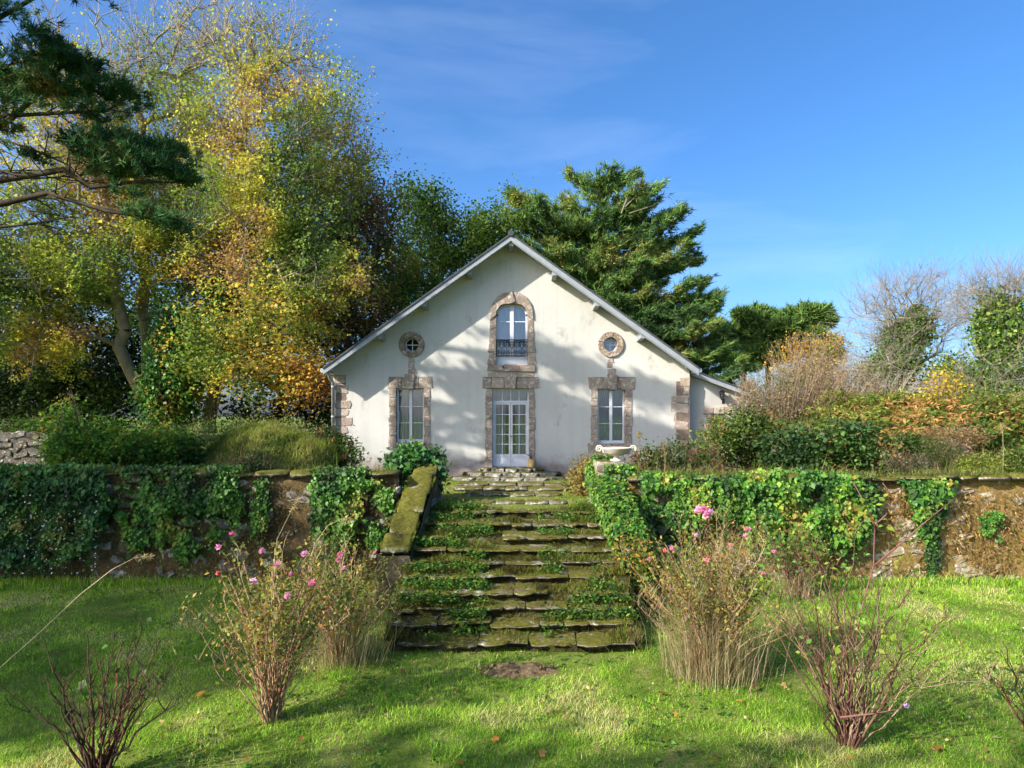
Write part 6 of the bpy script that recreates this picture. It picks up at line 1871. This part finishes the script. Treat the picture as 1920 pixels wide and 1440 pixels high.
C = np.concatenate(C); H = np.concatenate(H); lf = np.concatenate(lf)
mo = grass_mesh('moss', C, H * np.exp(rng.normal(0, .3, len(C))), np.full(len(C), .009), [(3, (.05, .045, .012)), (4, (.10, .10, .016)), (3, (.16, .17, .024)), (2, (.09, .16, .02)), (3, (.20, .145, .07))], None, .7, np.clip((fbm(C[:, 0] * 2, C[:, 1] * 2, 111) - .5) * 2 + .5, 0, .99))
tag(mo, 'moss and short grass growing over the stair treads', 'moss', kind='stuff')
lf3 = np.repeat(lf, 5, 0) + rng.normal(0, .045, (len(lf) * 5, 3)); lf3[:, 2] = np.maximum(lf3[:, 2], lf.min())
wd = leaf_mesh('weeds', lf3, .052, [(3, (.025, .07, .012)), (4, (.05, .13, .016)), (3, (.09, .18, .02)), (1, (.2, .2, .04))], None, 'leaf', 'kite', nj=.5)
tag(wd, 'leafy green weeds sprouting along both sides of the steps', 'weeds', kind='stuff')
n = 9000
u = rng.random(n); v = rng.random(n)
x = (-2.40 + .22 * u) + v * .58; y = 11.33 + 3.35 * u
ok = fbm(x * 3, y * 2.2, 151, 3) > .44
P = np.stack([x, y, 1.02 + 1.4 * u + .015], 1)[ok]
cm = grass_mesh('coping_moss', P, .035 * np.exp(rng.normal(0, .45, len(P))), np.full(len(P), .010), [(2, (.10, .12, .012)), (4, (.22, .25, .016)), (3, (.33, .36, .02)), (1, (.14, .20, .02))], None, .8, np.clip((fbm(P[:, 0] * 2.5, P[:, 1] * 2, 152) - .5) * 2 + .5, 0, .99))
tag(cm, 'yellow-green moss cushion over the left stair wall coping', 'moss', kind='stuff')
# longer tufts and ground-ivy at wall feet
xx = np.concatenate([rng.uniform(-12, -2.6, 5000), rng.uniform(2.6, 12, 5000)]); yy = WALL_Y - .15 - np.abs(rng.normal(0, .18, 10000))
ft = grass_mesh('wall_foot_grass', np.stack([xx, yy, np.zeros(len(xx))], 1), .16 * np.exp(rng.normal(0, .3, len(xx))), np.full(len(xx), .011), P_GRASS, None, .5)
tag(ft, 'longer grass fringe along the foot of the retaining walls', 'grass', kind='stuff')
xx = np.concatenate([rng.uniform(-12.5, -2.5, 3600), rng.uniform(2.6, 12.5, 7000)]); yy = WALL_Y - .06 + np.abs(rng.normal(0, .22, 10600))
ok = fbm(xx * 1.5, yy * 1.5, 161, 3) > .42
xx = xx[ok]; yy = yy[ok]
wt = grass_mesh('wall_top_grass', np.stack([xx, yy, np.where(xx < 0, 2.25, 2.17)], 1), .13 * np.exp(rng.normal(0, .45, len(xx))), np.full(len(xx), .009), [(3, (.07, .10, .02)), (3, (.15, .18, .03)), (3, (.28, .23, .10)), (2, (.10, .17, .02))], None, .7, dirn=np.array([0, -.25, 0]))
tag(wt, 'straggling grass along the tops of the retaining walls', 'grass', kind='stuff')
# climbing dry weeds on the ochre wall
xx = rng.uniform(6.5, 12, 5200); zz = rng.random(5200) * 1.9
ok = fbm(xx * 1.1, zz * 1.3, 131, 3) > .44
xx = xx[ok]; zz = zz[ok]
P = np.stack([xx, np.full(len(xx), WALL_Y - .10), zz], 1)
dw = leaf_mesh('wall_moss', P, .07, [(3, (.22, .14, .05)), (3, (.32, .21, .08)), (2, (.16, .12, .03)), (1, (.3, .14, .05))], None, 'leaf', 'slim', N=np.array([0, -1, .3]), D=np.array([0, -.2, -.6]), nj=.5)
tag(dw, 'dry brown moss and dead creeper clinging to the sunlit wall', 'moss', kind='stuff')
xx = rng.uniform(-12, -2.4, 15000); zz = rng.random(15000) * 2.1
ok = fbm(xx * 1.2, zz * 1.4, 141, 3) > .47
xx = xx[ok]; zz = zz[ok]
P = np.stack([xx, np.full(len(xx), WALL_Y - .10), zz], 1)
dw = leaf_mesh('wall_moss', P, .055, [(3, (.08, .055, .02)), (3, (.13, .09, .03)), (3, (.08, .09, .016)), (1, (.17, .09, .035))], None, 'leaf', 'slim', N=np.array([0, -1, .3]), D=np.array([0, -.2, -.6]), nj=.5)
tag(dw, 'dark brown moss clinging to the shaded left wall', 'moss', kind='stuff')

# ------------------------------------------------------------------ small things on the lawn and at the wall foot
mp = on_ground(975, 1258)
em = thing('earth_mound', 'low heap of bare brown earth on the lawn before the stairs', 'earth', mp)
xs = np.linspace(-.62, .62, 34); ys = np.linspace(-.26, .26, 18); X, Y = np.meshgrid(xs, ys)
Zm = .085 * np.maximum(0, 1 - (X / .6) ** 2 - (Y / .25) ** 2) * (.5 + 1.2 * fbm(X * 6, Y * 6, 121)) + .05 * (fbm(X * 16, Y * 16, 122) - .45) * (((X / .6) ** 2 + (Y / .25) ** 2) < 1) - .012 - .12 * np.maximum(0, (X / .6) ** 2 + (Y / .25) ** 2 + 1.6 * (fbm(X * 5, Y * 9, 123) - .5) - .55)
V = np.stack([X + mp[0], Y + mp[1], Zm + ground_z(X + mp[0], Y + mp[1])], 2).reshape(-1, 3)
ii = (np.arange(17)[:, None] * 34 + np.arange(33)[None]).ravel()
mk('soil', V, np.stack([ii, ii + 1, ii + 35, ii + 34], 1), M['earth'], em)
CL = [rough_block('clod_%d' % i, 200 + i, (2, 2, 1), .3, .9, 'earth') for i in range(3)]
for i in range(12):
    a = random.uniform(0, 6.28); r_ = random.random() ** .6
    inst('clod', CL[i % 3], (mp[0] + .55 * r_ * math.cos(a), mp[1] + .2 * r_ * math.sin(a), .05 + .04 * (1 - r_)), (random.random() * 3, random.random() * 3, 0), [random.uniform(.02, .045)] * 3, em)
GF = 'fallen leaves on the lawn'
cols_ = [(ORA, 'orange'), (BRN, 'brown'), ((.42, .30, .12), 'straw-coloured'), (RUST, 'rust-red')]
spots = [(862, 1195 + 240), (1052, 1332), (1065, 1347), (760, 1259), (640, 1300), (820, 1320), (795, 1291), (1190, 1360), (1385, 1310), (1415, 1290), (1475, 1285), (1240, 1300), (1840, 1290), (1700, 1250), (300, 1352), (560, 1385), (930, 1390), (1010, 1415), (1120, 1400), (690, 1405),
         (1250, 1385), (1340, 1420), (1480, 1390), (460, 1420), (380, 1300), (275, 1120), (300, 1140), (600, 1270), (1270, 1340), (700, 1330), (1100, 1290), (880, 1345), (1760, 1400), (1850, 1345), (420, 1370), (250, 1380)]
for i, (px, py) in enumerate(spots):
    c, cn = cols_[i % 4]
    p = on_ground(px, py, .05)
    p[2] = float(ground_z(p[0], p[1])) + .055
    o = leaf_mesh('fallen_leaf', np.array([[0, 0, 0.0]]), .07, [(1, c)], None, 'leaf', 'maple', nj=.25, dj=1, jit=.15)
    o.location = p
    tag(o, 'curled %s fallen leaf lying on the lawn grass' % cn, 'leaf', GF + ', ' + cn)

# weathered odds and ends at the foot of the shaded wall
lg = on_ground(48, 1080)
t = thing('rotten_log', 'rotten split log leaning on the shaded wall at far left', 'log', lg)
MB().tube([lg + np.array([.12, -.25, .05]), lg + np.array([0, .0, .2]), lg + np.array([-.16, .25, .40])], [.11, .10, .085], 9).build('wood', M['log'], t)
MB().tube([lg + np.array([.05, -.12, .15]), lg + np.array([.12, -.1, .26])], [.04, .02], 6).build('branch_stub', M['log'], t)
lg = on_ground(85, 1082)
t = thing('tree_stump', 'small grey tree stump beside the rotten log', 'stump', lg)
MB().lathe([(.19, -.03), (.15, .08), (.13, .22), (.12, .27), (.02, .28)], lg, 9).build('wood', M['log'], t)
pt = on_ground(106, 1080)
t = thing('flower_pot', 'old terracotta flower pot tipped against the shaded wall', 'pot', pt)
o = MB().lathe([(.01, 0), (.10, 0), (.14, .22), (.165, .22), (.165, .27), (.14, .27), (.12, .2), (.09, .03)], (0, 0, 0), 16).build('body', M['terracotta'], t, True)
o.location = pt + np.array([0, .1, .12]); o.rotation_euler = (R(70), 0, R(20))
bn = on_ground(165, 1078)
t = thing('fallen_board', 'broken grey board lying in front of the drain pipe', 'board', bn)
MB().add([(bn[0] - .45, bn[1] + .02, .16), (bn[0] + .4, bn[1] - .06, .10), (bn[0] + .42, bn[1] + .14, .12), (bn[0] - .43, bn[1] + .2, .18), (bn[0] - .45, bn[1] + .02, .13), (bn[0] + .4, bn[1] - .06, .07), (bn[0] + .42, bn[1] + .14, .09), (bn[0] - .43, bn[1] + .2, .15)],
         [(0, 1, 2, 3), (7, 6, 5, 4), (0, 4, 5, 1), (1, 5, 6, 2), (2, 6, 7, 3), (3, 7, 4, 0)]).build('plank', M['log'], t)
for s in (-.3, .25): MB().box(bn[0] + s, bn[0] + s + .12, bn[1], bn[1] + .1, -.02, .11).build('support', M['log'], t)
